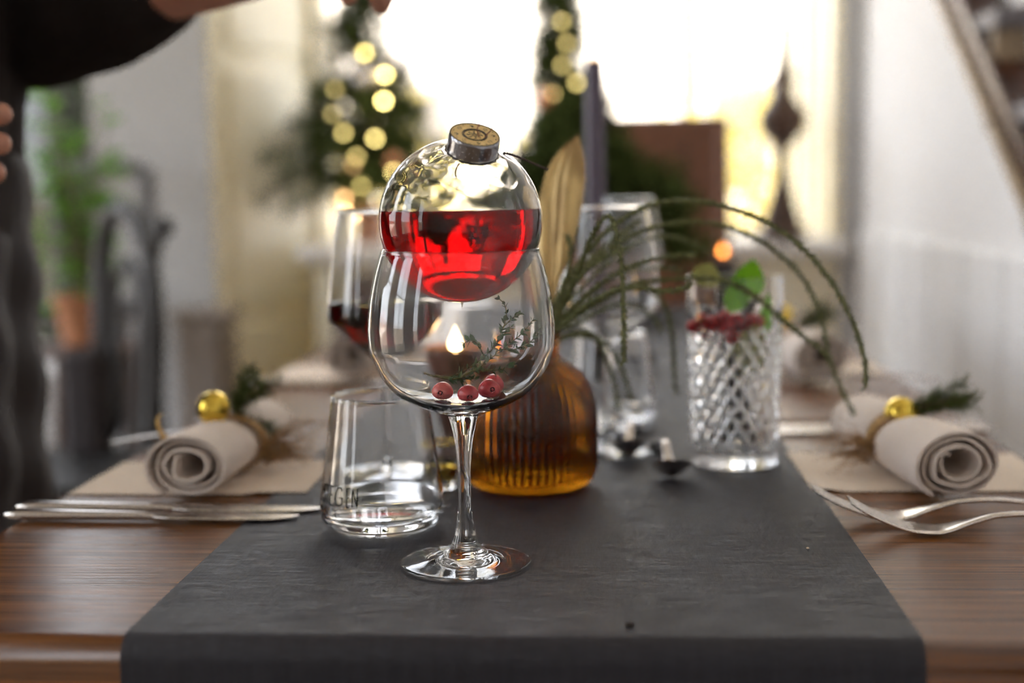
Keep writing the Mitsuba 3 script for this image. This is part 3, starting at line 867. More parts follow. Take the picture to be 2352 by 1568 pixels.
def amber(p, n, uv):
    a = dr.atan2(p.y - float(V0[1]), p.x - float(V0[0]))
    t = dr.abs(dr.cos(NR * a / 2)) * smoothstep(0.004, 0.012, p.z - float(V0[2])) * (1 - smoothstep(.092, .098, p.z - float(V0[2])))
    return mix((1.0, 0.60, 0.10), (0.24, 0.065, 0.008), smoothstep(0.45, 0.8, t))


scene['mat_amber'] = {'type': 'dielectric', 'int_ior': 1.5, 'ext_ior': 1.0, 'specular_transmittance': proc(amber)}


def rib(R, z, a):
    return R * (1 + .06 * (np.abs(np.cos(NR * a / 2)) ** .7 - .75) * np.clip((z - .002) / .006, 0, 1) * np.clip((.098 - z) / .01, 0, 1))


vo = curve2(np.array([(0, .6), (30, .5), (41, 3), (46.5, 9), (48.6, 18), (48.9, 35), (48.6, 52), (46.8, 65), (43.0, 76), (37.0, 84.5), (29.0, 90.5), (23.5, 94), (22.2, 98), (22.5, 108), (24.0, 115)]) / 1e3, 80)
vi = curve2(np.array([(22.2, 115), (20.6, 108), (20.4, 98), (21.8, 92.5), (28, 88), (35.2, 82), (41, 74), (44.8, 63.5), (46.5, 52), (46.7, 35), (46.6, 27)]) / 1e3, 60)
put('vase__body', lathe(np.vstack([vo[:-1], arc((.0231, .115), .0009, 0, 180, 7), vi[1:]]), NR * 8, V0, lambda R, z, a: np.where(np.arange(len(R))[:, None] < 80, rib(R, z, a), R)), 'mat_amber', True)
tag('vase', 'round ribbed amber glass vase behind the balloon glass', 'vase')
vw = curve2(np.array([(0, 5.5), (28, 5.7), (38.5, 8), (44, 13), (46.3, 19), (46.6, 27)]) / 1e3, 30)
put('vase_water__body', lathe(vw, 96, V0), glass('mat_vwater_side', 1.33, 1.5), True)
put('vase_water__surface', lathe([(.0466, .027), (.046, .0265), (.045, .0262), (.02, .0262), (0, .0262)], 96, V0), 'mat_water_top', True)
tag('vase_water', 'water in the bottom of the amber vase', 'water')

# gold leaf
mid = [(1252, 850, .985), (1262, 720, .985), (1268, 610, .988), (1279, 500, .990), (1293, 410, .992), (1313, 345, .995), (1327, 310, .998)]
mp = spline([at(*q) for q in mid], 46)
s = np.linspace(0, 1, 46)
hw = np.interp(s, [0, .25, .36, .5, .62, .72, .82, .90, .96, 1], [.0016, .0022, .006, .0125, .0150, .0162, .0150, .0110, .0055, .0003])
t, A, B = frames(mp)
nrm = np.array([-.35, -1, .05])
V = []
for i in range(46):
    side = np.cross(t[i], nrm)
    side /= np.linalg.norm(side)
    nn2 = np.cross(side, t[i])
    for u in np.linspace(-1, 1, 13):
        off = .28 * hw[i] * (abs(u) ** 1.2) + .0022 * math.sin(u * 4.2 + s[i] * 4) * min(1, hw[i] / .008)
        V.append(mp[i] + side * u * hw[i] + nn2 * -off)
V = np.array(V)
f = []
for i in range(45):
    for j in range(12):
        a = i * 13 + j
        f += [(a, a + 1, a + 14), (a, a + 14, a + 13)]
lf = trimesh.Trimesh(V, np.array(f), process=False)
nv_ = lf.vertex_normals * .0004
n0 = len(V)
ff = np.vstack([lf.faces, lf.faces[:, ::-1] + n0])
put('gold_leaf__blade', trimesh.Trimesh(np.vstack([V + nv_, V - nv_]), ff, process=False), 'mat_gold_leaf', True)
put('gold_leaf__midrib', tube(mp - B * 0 + nrm * .0006, np.linspace(.0014, .0004, 46), 6), 'mat_gold_leaf', True)
tag('gold_leaf', 'tall gold painted leaf standing in the amber vase', 'leaf')

# dark twig behind the bauble
put('dark_twig', tube([at(1232, 830, 1.0), at(1215, 600, 1.01), at(1205, 400, 1.02), at(1198, 355, 1.02), at(1193, 316, 1.02)], [.0016, .0014, .0012, .0013, .0006], 6, 40), 'mat_twig', True, 'thin dark twig rising from the vase behind the bauble', 'twig')

# green cord-like fronds
fr = [
    [(1262, 800, .985), (1295, 690, .955), (1340, 592, .92), (1378, 512, .90), (1398, 496, .892), (1415, 530, .885), (1428, 620, .88), (1432, 720, .875), (1434, 832, .872)],
    [(1258, 800, .985), (1300, 650, .975), (1400, 525, .97), (1490, 472, .965), (1600, 462, .96), (1700, 485, .955), (1800, 535, .95), (1890, 620, .945), (1950, 720, .94), (1980, 800, .935), (1988, 890, .93)],
    [(1260, 805, .985), (1310, 660, .99), (1430, 552, 1.0), (1550, 512, 1.01), (1650, 515, 1.02), (1740, 550, 1.03), (1830, 622, 1.04), (1880, 710, 1.04), (1900, 800, 1.05), (1945, 920, 1.06), (2015, 1030, 1.07)],
    [(1262, 810, .985), (1330, 690, .98), (1450, 612, .97), (1530, 590, .965), (1592, 586, .96)],
    [(1265, 815, .985), (1340, 715, .985), (1450, 655, .985), (1560, 640, .985), (1660, 645, .985), (1740, 685, .985), (1810, 745, .985), (1870, 790, 1.0), (1905, 830, 1.02)],
    [(1268, 815, .99), (1360, 700, 1.02), (1460, 655, 1.05), (1520, 690, 1.07), (1545, 780, 1.08), (1553, 900, 1.09)],
    [(1256, 800, .985), (1290, 690, 1.0), (1350, 600, 1.02), (1410, 550, 1.04), (1466, 508, 1.06)],
    [(1262, 815, .985), (1310, 730, .94), (1380, 680, .92), (1450, 660, .91), (1530, 668, .905), (1590, 650, .90)],
    [(1258, 810, .985), (1300, 700, 1.03), (1400, 600, 1.08), (1500, 545, 1.10), (1580, 555, 1.12), (1630, 580, 1.13)],
    [(1270, 820, .985), (1330, 770, 1.02), (1390, 790, 1.05), (1430, 850, 1.07), (1450, 920, 1.08)],
    [(1270, 822, .985), (1325, 765, .98), (1375, 790, 1.02), (1405, 860, 1.05), (1418, 940, 1.07)],
    [(1262, 812, .985), (1310, 720, 1.02), (1400, 640, 1.06), (1500, 615, 1.09), (1570, 625, 1.1)],
    [(1258, 808, .985), (1285, 720, .96), (1330, 640, .95), (1390, 590, .945), (1440, 570, .94)],
    [(1266, 815, .985), (1330, 740, 1.05), (1420, 700, 1.08), (1490, 720, 1.1), (1520, 760, 1.11)],
    [(1255, 805, .985), (1275, 720, .97), (1300, 640, .96), (1310, 560, .955), (1303, 540, .955)],
]
rg = np.random.default_rng(5)
fk = 0
for q in fr:
    pts = [at(*x) for x in q]
    p = spline([V0 + [0.002 * rg.normal(), .002 * rg.normal(), .035], V0 + [.008 + .003 * rg.normal(), .004 * rg.normal(), .10]] + pts[1:], 150)
    L = np.r_[0, np.cumsum(np.linalg.norm(np.diff(p, axis=0), axis=1))]
    p = np.stack([np.interp(np.linspace(0, L[-1], 150), L, p[:, k]) for k in range(3)], 1)
    t, A, B = frames(p)
    core = tube(p, np.linspace(.0016, .0013, 150), 6)
    m = int(L[-1] / .0011)
    ii = np.linspace(18, 149, m).astype(int)
    ang = np.arange(m) * 2.4
    o = np.cos(ang)[:, None] * A[ii] + np.sin(ang)[:, None] * B[ii]
    sc = needles(p[ii] + o * .0011, t[ii] * .8 + o * .5, .0036, .0016, rg)
    k = num('frond')
    put(k + '__stem', core, 'mat_frond', True)
    put(k + '__scales', sc, 'mat_frond', False, kind='stuff')
    fk += 1
FL = ['frond bending over and hanging straight down in front, sharpest of all', 'longest arching frond, ending at the far right', 'frond arching down to the right napkin', 'short frond pointing level to the right at mid height', 'frond crossing in front of the berry glass',
      'blurred frond drooping between vase and berry glass', 'short frond rising towards the empty wine glass rim', 'low frond spreading just above the amber vase to the right', 'blurred upper frond ending below the second arch', 'low frond drooping behind the vase, right one', 'low frond drooping behind the vase, left one',
      'middle frond behind the hanging one', 'short steep frond beside the gold leaf base', 'blurred low frond curling down near the tumbler', 'upright frond touching the gold leaf']
for i, l in enumerate(FL):
    tag('frond' if i == 0 else f'frond_{i:03d}', 'green ' + l, 'frond', 'green fronds in the amber vase')

# ------------------------------------------------------------------ cut highball with holly
H0 = np.array([.101, 1.050, ZT])


def cut(R, z, a):
    u, v = a * 20 / 2, z / .0085 * math.pi / 2
    d = np.minimum(np.abs(np.sin(u + v)), np.abs(np.sin(u - v)))
    return R - .0024 * (1 - np.clip(d / .55, 0, 1)) * ((z > .014) & (z < .112)) * np.clip((z - .014) / .006, 0, 1) * np.clip((.112 - z) / .006, 0, 1)


ho = np.vstack([[(0, .0012)], [(.026, .0006)], arc((.031, .003), .0026, -90, 0, 6), np.stack([np.linspace(.0336, .0376, 150), np.linspace(.0035, .146, 150)], 1)])
hi = np.vstack([np.stack([np.interp(np.linspace(0, 1, 40), [0, .2, .3, 1], [.0361, .0356, .0330, .0298]), np.linspace(.146, .018, 40)], 1), arc((.0258, .0175), .004, 0, -90, 6)[1:], [(0, .0135)]])
put('highball_glass__wall', lathe(np.vstack([ho, arc((.03685, .146), .00075, 0, 180, 7)[1:], hi]), 280, H0, lambda R, z, a: np.where(np.arange(len(R))[:, None] < len(ho), cut(R, z, a), R)), 'mat_glass', 25)
tag('highball_glass', 'tall cut glass tumbler with holly, berries and dark stems, right of centre', 'glass')
rg = np.random.default_rng(12)
stems = [((-.016, .004, .016), (.004, -.002, .07), (-.022, .006, .120)), ((.014, .006, .016), (.002, .004, .06), (-.014, -.006, .135)), ((.010, -.008, .016), (-.002, .002, .075), (.018, .006, .130)), ((-.006, .012, .016), (.006, .002, .07), (.006, -.004, .14)), ((.018, -.002, .016), (.004, 0, .06), (.012, .014, .125))]
for sm in stems:
    put('holly_sprig__stem', tube([H0 + np.array(q) for q in sm], [.0034, .0034, .0024], 8, 20), 'mat_twig', True)
for px, py, w, h, m, yy in ((1720, 642, .024, .032, 'mat_green_leaf', 0), (1690, 675, .020, .030, 'mat_green_leaf', -.006), (1622, 630, .024, .018, 'mat_olive_leaf', .006), (1720, 800, .026, .040, 'mat_olive_leaf', -.008), (1752, 735, .014, .045, 'mat_green_leaf', .012)):
    c = at(px, py, H0[1] + yy)
    put('holly_sprig__leaf', leaf_mesh(c - [.004, 0, h / 2], c + [.004, 0, h / 2], w, (rg.normal() * .3, -1, .2), 9, .2, .25), m, True)
tag('holly_sprig', 'holly sprig with dark stems and bright green leaf in the cut glass tumbler', 'holly')
bp = [(1592, 748), (1612, 735), (1606, 766), (1633, 741), (1628, 764), (1652, 738), (1672, 752), (1690, 737), (1706, 745), (1684, 772), (1724, 738), (1742, 742), (1664, 728)]
for i, (px, py) in enumerate(bp):
    c = at(px, py, H0[1] + (-.024 + .012 * ((i * 7) % 3)) * (0.6 if px < 1625 or px > 1715 else 1))
    k = num('holly_berry')
    put(k + '__flesh', ball(.0052, c, 3), 'mat_holly_berry', True)
    put(k + '__tip', ball(.0011, c + [0, -.0050, .0008], 1), 'mat_wick', True)
    tag(k, {0: 'leftmost glossy red berry in the cut glass tumbler', 9: 'lowest glossy red berry, hanging under the cluster in the cut glass tumbler', 11: 'rightmost glossy red berry in the cut glass tumbler'}.get(i, 'glossy red berry inside the cluster in the cut glass tumbler'), 'berry', 'red berries in the cut glass tumbler')

# ------------------------------------------------------------------ menus, napkins
def menu(x0, x1, y0, y1, label, seed):
    k = num('menu_card')
    n = 16
    X, Y = np.meshgrid(np.linspace(x0, x1, n), np.linspace(y0, y1, n))
    Z = np.full_like(X, max(ZW, 0)) + np.where((X > RX0) & (X < RX1), .0016, .0004) + .0006 * meshkit.noise(np.stack([X * 30 + seed, Y * 30, X * 0], -1), seed)
    Z = np.where((X > RX0 - .015) & (X < RX1 + .015), np.maximum(Z, ZW + .0024), Z)
    P = np.stack([X, Y, Z], -1).reshape(-1, 3)
    f = []
    for i in range(n - 1):
        for j in range(n - 1):
            a = i * n + j
            f += [(a, a + 1, a + n + 1), (a, a + n + 1, a + n)]
    f = np.array(f)
    N = len(P)
    put(k + '__sheet', trimesh.Trimesh(np.vstack([P + [0, 0, .0005], P]), np.vstack([f, f[:, ::-1] + N]), process=False), 'mat_paper', False)
    rg = np.random.default_rng(seed)
    for r in range(6):
        y = y0 + (y1 - y0) * (.2 + .11 * r)
        a, b = x0 + (x1 - x0) * (.30 - .1 * rg.random()), x0 + (x1 - x0) * (.62 + .12 * rg.random())
        if r % 2 == 0:
            pass
    tag(k, label, 'menu card', 'cream menu cards at the places')
    return k


menu(-.392, -.215, .942, 1.060, 'cream menu card under the left front napkin', 1)
menu(.146, .325, .952, 1.088, 'cream menu card under the right front napkin', 2)
menu(-.392, -.215, 1.545, 1.66, 'cream menu card under the far left napkin', 3)
menu(.146, .325, 1.548, 1.67, 'cream menu card under the far right napkin', 4)


def spiral_section(R, turns, n, flat, seed):
    th = np.linspace(0, turns * 2 * np.pi, n)
    r = np.interp(th, [0, th[-1]], [R * .34, R])
    wob = 1 + .10 * (meshkit.noise(np.stack([np.cos(th) * 1.6 + seed, np.sin(th) * 1.6, th * .12], 1), seed) - .5) * 2
    wob = np.where(th > th[-1] - 6.3, 1 + (wob - 1) * .35, wob)
    x, z = r * np.cos(th + 2.2) * wob, r * np.sin(th + 2.2) * wob * flat
    # crumpled flap folded across the middle
    k = th < 2.2
    x[k], z[k] = x[k] * .9, z[k] + (.25 * R) * (1 - th[k] / 2.2) * np.sin(th[k] * 2.5) * .6
    return np.stack([x, z], 1)


def napkin(key, p0, p1, R, flat, label, seed, waist, tilt):
    """A rolled cloth napkin from its near end p0 to its far end p1, tied at the waist."""
    n, m = 150, 22
    sec = spiral_section(R, 3.3, n, flat, seed)
    t = np.gradient(sec, axis=0)
    t /= np.linalg.norm(t, axis=1, keepdims=True) + 1e-9
    nm = np.stack([-t[:, 1], t[:, 0]], 1) * .0011
    d = np.array(p1) - np.array(p0)
    L = np.linalg.norm(d)
    d /= L
    sx = np.cross(d, [0, 0, 1])
    sx /= np.linalg.norm(sx)
    ring = []
    for side in (1, -1):
        grid = []
        for j in range(m):
            u = j / (m - 1)
            sc = 1 - waist * math.exp(-((u - .52) / .10) ** 2) - .10 * u
            q = (sec + side * nm) * sc
            ln = u * L + .003 * np.sin(np.linspace(0, 9, n) + seed) * (1 - abs(2 * u - 1) < .06)
            lift = -q[:, 1].min() + .0006
            P = np.array(p0) + d * ln[:, None] + sx * q[:, :1]
            P[:, 2] = p0[2] + q[:, 1] + R * flat * sc + .0012
            grid.append(P)
        ring.append(np.array(grid))
    a, b = ring
    V = np.vstack([a.reshape(-1, 3), b.reshape(-1, 3)])
    N = m * n
    f = []
    for j in range(m - 1):
        i = np.arange(n - 1)
        o = j * n + i
        f += [np.stack([o, o + 1, o + n + 1], 1), np.stack([o, o + n + 1, o + n], 1), np.stack([N + o, N + o + n + 1, N + o + 1], 1), np.stack([N + o, N + o + n, N + o + n + 1], 1)]
    for j, s in ((0, 1), (m - 1, -1)):
        i = np.arange(n - 1)
        o = j * n + i
        q = [np.stack([o, N + o + 1, o + 1], 1), np.stack([o, N + o, N + o + 1], 1)]
        f += q if s > 0 else [x[:, ::-1] for x in q]
    for i in (0, n - 1):
        o = np.arange(m - 1) * n + i
        f += [np.stack([o, o + n, N + o + n], 1), np.stack([o, N + o + n, N + o], 1)]
    put(key, trimesh.Trimesh(V, np.vstack(f), process=False), 'mat_cloth', 50, label, 'napkin', 'rolled cloth napkins')
    return np.array(p0) + d * L * .52, d, sx


def decorate(c, d, sx, R, flat, bob, sprig_dir, sprig_len, fan_dir, seed, names, extra=True):
    """Raffia tie, gold bauble and evergreen sprig on a napkin roll."""
    rg = np.random.default_rng(seed)
    up = np.array([0, 0, 1.0])
    k = num('raffia_tie')
    base = c + up * (R * flat)
    for j in range(5):
        a = np.linspace(0, 2 * np.pi, 40)
        rr = R * .82 + .0012
        off = d * (.0035 * (j - 2) + .002 * np.sin(a * 2 + j))[:, None]
        P = c + off + sx * (rr * np.cos(a))[:, None] + up * (R * flat * .83 + 0.0025 + (rr * flat + .0006) * np.sin(a) * 1.0)[:, None]
        P[:, 2] = np.maximum(P[:, 2], c[2] + .002)
        put(k + '__strand', tube(P, .0013, 6, caps=False), 'mat_raffia_gold' if j == 2 else 'mat_raffia', True)
    fan = []
    for j in range(70):
        e = np.array(fan_dir) + rg.normal(size=3) * [.45, .45, .18]
        e /= np.linalg.norm(e)
        p0 = c + sx * (R * .9 * (1 if np.dot(fan_dir, sx) > 0 else -1)) + up * (R * flat * rg.uniform(.2, 1.0)) + d * rg.normal() * .006
        ln = rg.uniform(.02, .045)
        p1 = p0 + e * ln
        p1[2] = max(p1[2], ZT + .001)
        pm = (p0 + p1) / 2 + up * .004
        fan.append(tube([p0, pm, p1], [.0005, .0004, .0002], 3, 6))
    put(k + '__frayed_end', cat(*fan), 'mat_raffia', True, kind='stuff')
    if extra:
        p0 = c - sx * R * .2 + up * R * flat * 1.7
    tag(k, names[0], 'raffia tie', 'raffia ties round the napkins')
    b = num('gold_bauble')
    put(b + '__ball', ball(.0128, bob, 4), 'mat_gold_bauble', True)
    put(b + '__cap', mv(lathe([(.0036, -.0032), (.0036, 0), (.003, .0006), (0, .0006)], 20), bob - np.array([0, 0, 0]) + np.array([0, .008, -.0118])), 'mat_gold_matte', 30)
    tag(b, names[1], 'bauble', 'small gold baubles on the napkins')
    s = num('fir_sprig')
    p0 = c + up * (R * flat * 1.75)
    allc, alld = [], []
    for j in range(6):
        e = np.array(sprig_dir) + rg.normal(size=3) * .28
        e /= np.linalg.norm(e)
        p = spline([p0, p0 + e * sprig_len * .5 + up * .003, p0 + e * sprig_len * rg.uniform(.8, 1.1)], 24)
        put(s + '__stem', tube(p, [.0009, .0004], 5), 'mat_bark', True)
        t, A, B = frames(p)
        for q in range(110):
            i = rg.integers(3, 24)
            a = rg.uniform(0, 6.28)
            allc.append(p[i])
            alld.append(t[i] * .7 + math.cos(a) * A[i] + math.sin(a) * B[i])
    put(s + '__needles', needles(np.array(allc), np.array(alld), .011, .0011, rg), 'mat_needle', False, kind='stuff')
    tag(s, names[2], 'fir sprig', 'fir sprigs on the napkins')


ZP = ZW + .002
# left front
c, d, sx = napkin('napkin', (-.2935, .918, ZP), (-.288, 1.115, ZP), .031, .76, 'rolled cream napkin at the left front place, before the person', 3, .16, 0)
decorate(c, d, sx, .031, .76, at(490, 936, 1.0), (.55, .75, .55), .045, sx * .9 + np.array([0, .1, .15]), 4,
         ('brown raffia tie on the left front napkin', 'shiny gold bauble on the left front napkin', 'dark fir sprig on the left front napkin'))
g0 = c - sx * .031
put('raffia_tie__curl', tube([at(392, 1022, .99), at(378, 1005, .985), at(366, 985, .98), at(362, 962, .98), at(372, 950, .98)], [.0022, .0024, .002, .0014, .0006], 8, 20), 'mat_raffia_gold', True, label='golden curled end')
# right front
c, d, sx = napkin('napkin_001', (.2385, .915, ZP), (.212, 1.115, ZP), .031, .78, 'rolled cream napkin at the right front place, beside the forks', 8, .12, 0)
decorate(c, d, sx, .031, .78, at(2070, 950, 1.02), (1, -.05, .30), .050, -sx * 1.0 + np.array([0, -.35, .05]), 6,
         ('brown raffia tie on the right front napkin', 'matte gold bauble on the right front napkin', 'green fir sprig on the right front napkin'))
# far ones
c, d, sx = napkin('napkin_002', (-.2935, 1.53, ZP), (-.265, 1.72, ZP), .031, .8, 'rolled napkin far back on the left, beside the red wine', 5, .12, 0)
decorate(c, d, sx, .031, .8, c + np.array([-.01, .0, .062]), (.5, .3, .6), .05, sx * 1.0, 7,
         ('brown raffia tie on the far left napkin', 'gold bauble on the far left napkin', 'fir sprig on the far left napkin'))
c, d, sx = napkin('napkin_003', (.236, 1.48, ZP), (.205, 1.68, ZP), .031, .85, 'rolled napkin far back on the right, behind the berry glass', 9, .12, 0)
decorate(c, d, sx, .031, .85, c + np.array([-.012, 0, .064]), (.8, .2, .5), .05, -sx * 1.0, 8,
         ('brown raffia tie on the far right napkin', 'gold bauble on the far right napkin', 'fir sprig on the far right napkin'))


# ------------------------------------------------------------------ cutlery
def loft(cs, w, h, sides=14, power=2.6):
    """Rounded bar along stations cs (x, y, z) with half-widths w (sideways) and half-heights h."""
    cs = np.asarray(cs, float)
    t = np.gradient(cs, axis=0)
    t /= np.linalg.norm(t, axis=1, keepdims=True)
    sd = np.cross(t, [0, 0, 1.0])
    sd /= np.linalg.norm(sd, axis=1, keepdims=True)
    up = np.cross(sd, t)
    a = np.arange(sides) * 2 * np.pi / sides
    ca, sa = np.sign(np.cos(a)) * np.abs(np.cos(a)) ** (2 / power), np.sign(np.sin(a)) * np.abs(np.sin(a)) ** (2 / power)
    v = cs[:, None] + np.asarray(w)[:, None, None] * ca[None, :, None] * sd[:, None] + np.asarray(h)[:, None, None] * sa[None, :, None] * up[:, None]
    n = len(cs)
    f = []
    for i in range(n - 1):
        for j in range(sides):
            k = (j + 1) % sides
            f += [(i * sides + j, i * sides + k, (i + 1) * sides + k), (i * sides + j, (i + 1) * sides + k, (i + 1) * sides + j)]
    V = np.vstack([v.reshape(-1, 3), cs[0], cs[-1]])
    c0, c1, l = n * sides, n * sides + 1, (n - 1) * sides
    for j in range(sides):
        k = (j + 1) % sides
        f += [(c0, k, j), (c1, l + j, l + k)]
    return trimesh.Trimesh(V, np.array(f), process=False)


def place_cut(m, x, y, z, ang):
    return mv(m, (x, y, z), rotz(ang))


def knife(x, y, z, ang, L, label):
    """Handle end at the origin, blade towards +x."""
    k = num('knife')
    s = np.linspace(0, .52, 26)
    hw = np.interp(s, [0, .01, .05, .3, .47, .52], [.003, .0050, .0060, .0050, .0042, .0055])
    hh = np.interp(s, [0, .01, .05, .3, .47, .52], [.0016, .0030, .0036, .0030, .0026, .0018])
    put(k + '__handle', place_cut(loft(np.stack([s * L, s * 0, .0038 - .0006 * s], 1), hw, hh), x, y, z, ang), 'mat_steel', 50)
    s = np.linspace(.52, 1, 24)
    hw = np.interp(s, [.52, .58, .75, .92, .98, 1], [.0055, .0090, .0100, .0085, .0045, .0008])
    off = np.interp(s, [.52, .9, 1], [0, .002, .006])
    hh = np.interp(s, [.52, .6, 1], [.0018, .0011, .0006])
    put(k + '__blade', place_cut(loft(np.stack([s * L, off, np.interp(s, [.52, 1], [.0034, .0022])], 1), hw, hh), x, y, z, ang), 'mat_steel', 50)
    tag(k, label, 'knife', 'steel table knives')


def fork(x, y, z, ang, L, label):
    """Tine tips at the origin, handle towards +x."""
    k = num('fork')
    prof = PchipInterpolator([0, .10, .21, .27, .36, .47, .56, .75, 1], [.0205, .0095, .0028, .0022, .0062, .0118, .0128, .0098, .0026])
    s = np.linspace(.27, 1, 60)
    hw = np.interp(s, [.27, .32, .38, .46, .6, .85, .96, .99, 1], [.0120, .0095, .0048, .0034, .0036, .0064, .0076, .0062, .003])
    put(k + '__handle', place_cut(loft(np.stack([s * L, s * 0, prof(s)], 1), hw, np.interp(s, [.27, .4, .6, 1], [.0012, .0017, .0017, .0012])), x, y, z, ang), 'mat_steel', 50)
    s = np.linspace(.20, .285, 14)
    put(k + '__head', place_cut(loft(np.stack([s * L, s * 0, prof(s)], 1), np.interp(s, [.20, .285], [.0122, .0118]), np.full(14, .0012)), x, y, z, ang), 'mat_steel', 50)
    for j in range(4):
        s = np.linspace(0, .215, 24)
        yy = (j - 1.5) * .0066
        put(k + '__tine', place_cut(loft(np.stack([s * L, np.full(24, yy), prof(s)], 1), np.interp(s, [0, .03, .2], [.0006, .0014, .0020]), np.interp(s, [0, .03, .2], [.0006, .0010, .0012]), 10), x, y, z, ang), 'mat_steel', 50)
    tag(k, label, 'fork', 'steel table forks')


def spoon(x, y, z, ang, L, label, tilt=0.0):
    """Bowl tip at the origin, handle towards +x."""
    k = num('spoon')
    n, m = 20, 16
    BL, BW, D = .050, .0150, .0095
    V = []
    for lay in (0, 1):
        for i in range(n):
            u = i / (n - 1)
            w = BW * math.sin(math.pi * (u * .93 + .035)) ** .62 * (1.0 if u < .5 else 1 - .18 * (u - .5))
            for j in range(m):
                q = -1 + 2 * j / (m - 1)
                dep = D * (1 - q * q) * math.sin(math.pi * min(1, u * .96 + .02)) ** .8
                V.append((u * BL, q * w, D + .001 - dep + .30 * max(0, .034 - u * BL) + (.0009 if lay else 0)))
    f = []
    N = n * m
    for i in range(n - 1):
        for j in range(m - 1):
            a = i * m + j
            f += [(a, a + m, a + m + 1), (a, a + m + 1, a + 1), (N + a, N + a + m + 1, N + a + m), (N + a, N + a + 1, N + a + m + 1)]
        for j in (0, m - 1):
            a = i * m + j
            f += [(a, a + m, N + a + m), (a, N + a + m, N + a)]
    b = trimesh.Trimesh(np.array(V), np.array(f), process=False)
    s = np.linspace(0, 1, 50)
    zz = PchipInterpolator([0, .08, .22, .6, 1], [D + .001, D + .004, D + .0105, D + .004, .0016])(s)
    h = loft(np.stack([BL - .003 + s * (L - BL), s * 0, zz], 1), np.interp(s, [0, .1, .25, .7, .95, .99, 1], [.0042, .0034, .0030, .0048, .0066, .0052, .0025]), np.interp(s, [0, 1], [.0015, .0012]))
    R = rotz(ang)
    for nm, mm in (('bowl', b), ('handle', h)):
        put(f'{k}__{nm}', mv(mm, (x, y, z), R), 'mat_steel', 50)
    tag(k, label, 'spoon', 'steel spoons')


knife(-.404, .868, ZW + .001, -.02, .200, 'steel knife at the left front place, nearer one')
knife(-.406, .891, ZW + .001, -.02, .215, 'steel knife at the left front place, touching the napkin')
fork(-.242, 1.118, ZW + .002, math.pi - .04, .185, 'steel fork behind the left front napkin')
tp = at(1950, 1157, .838)
fork(tp[0], .838, ZW + .0012, -.05, .195, 'steel fork at the right edge, nearest one')
tp = at(1866, 1132, .868)
fork(tp[0], .868, ZW + .0024, -.02, .200, 'steel fork at the right edge, second behind')
knife(.335, 1.178, ZW + .001, math.pi, .20, 'steel knife behind the right front napkin')
knife(.335, 1.205, ZW + .001, math.pi + .02, .20, 'steel knife farther behind the right front napkin')
knife(-.404, 1.478, ZW + .001, -.02, .20, 'steel knife at the far left place')
knife(-.404, 1.500, ZW + .001, -.02, .20, 'steel knife at the far left place, behind the other')
fork(.170, 1.46, ZW + .0024, 0, .19, 'steel fork at the far right place')
spoon(.050, .958, ZT, 1.62, .165, 'dark spoon on the runner left of the berry glass, nearer one')
spoon(.016, 1.040, ZT, 1.50, .165, 'bright spoon on the runner left of the berry glass, behind the other')
spoon(.052, 1.58, ZT, 1.66, .165, 'spoon far back on the runner')
spoon(.040, 1.70, ZT, 1.6, .165, 'spoon farthest back on the runner')

# crumbs on the runner
p = on(1446, 1441)
put('crumb', mv(ball(.0014, (0, 0, 0), 2, (1.6, .9, .8)), p + [0, 0, .0015]), 'mat_crumb', True, 'tiny dark crumb at the front edge of the runner', 'crumb')
p = on(1855, 1262)
put('crumb_001', mv(ball(.0007, (0, 0, 0), 2, (1.3, 1, .8)), p + [0, 0, .001]), 'mat_wax', True, 'tiny pale crumb on the right of the runner', 'crumb')

# amber light on the far table
c = np.array([at(1661, 437, 2.38)[0], 2.38, ZW + .001])
put('lantern__cup', lathe(np.vstack([[(0, .0005)], [(.02, .0005)], curve2(np.array([(22, 2), (24, 20), (25, 60), (26, 85)]) / 1e3, 16), curve2(np.array([(24.5, 85), (23.2, 60), (22, 20), (20, 8), (0, 6)]) / 1e3, 16)]), 48, c), 'mat_black_metal', 30)
put('lantern__wax', lathe([(0, .0065), (.0195, .0085), (.0225, .03), (.0238, .075), (.02, .078), (0, .076)], 32, c), 'mat_wax', 30)
k = num('lantern__flame')
flame(k, c + [0, 0, .098], .015, .0045, .42, (1.0, .30, .055))
tag('lantern', 'small amber candle on the far table, glowing beside the brown chair', 'candle')


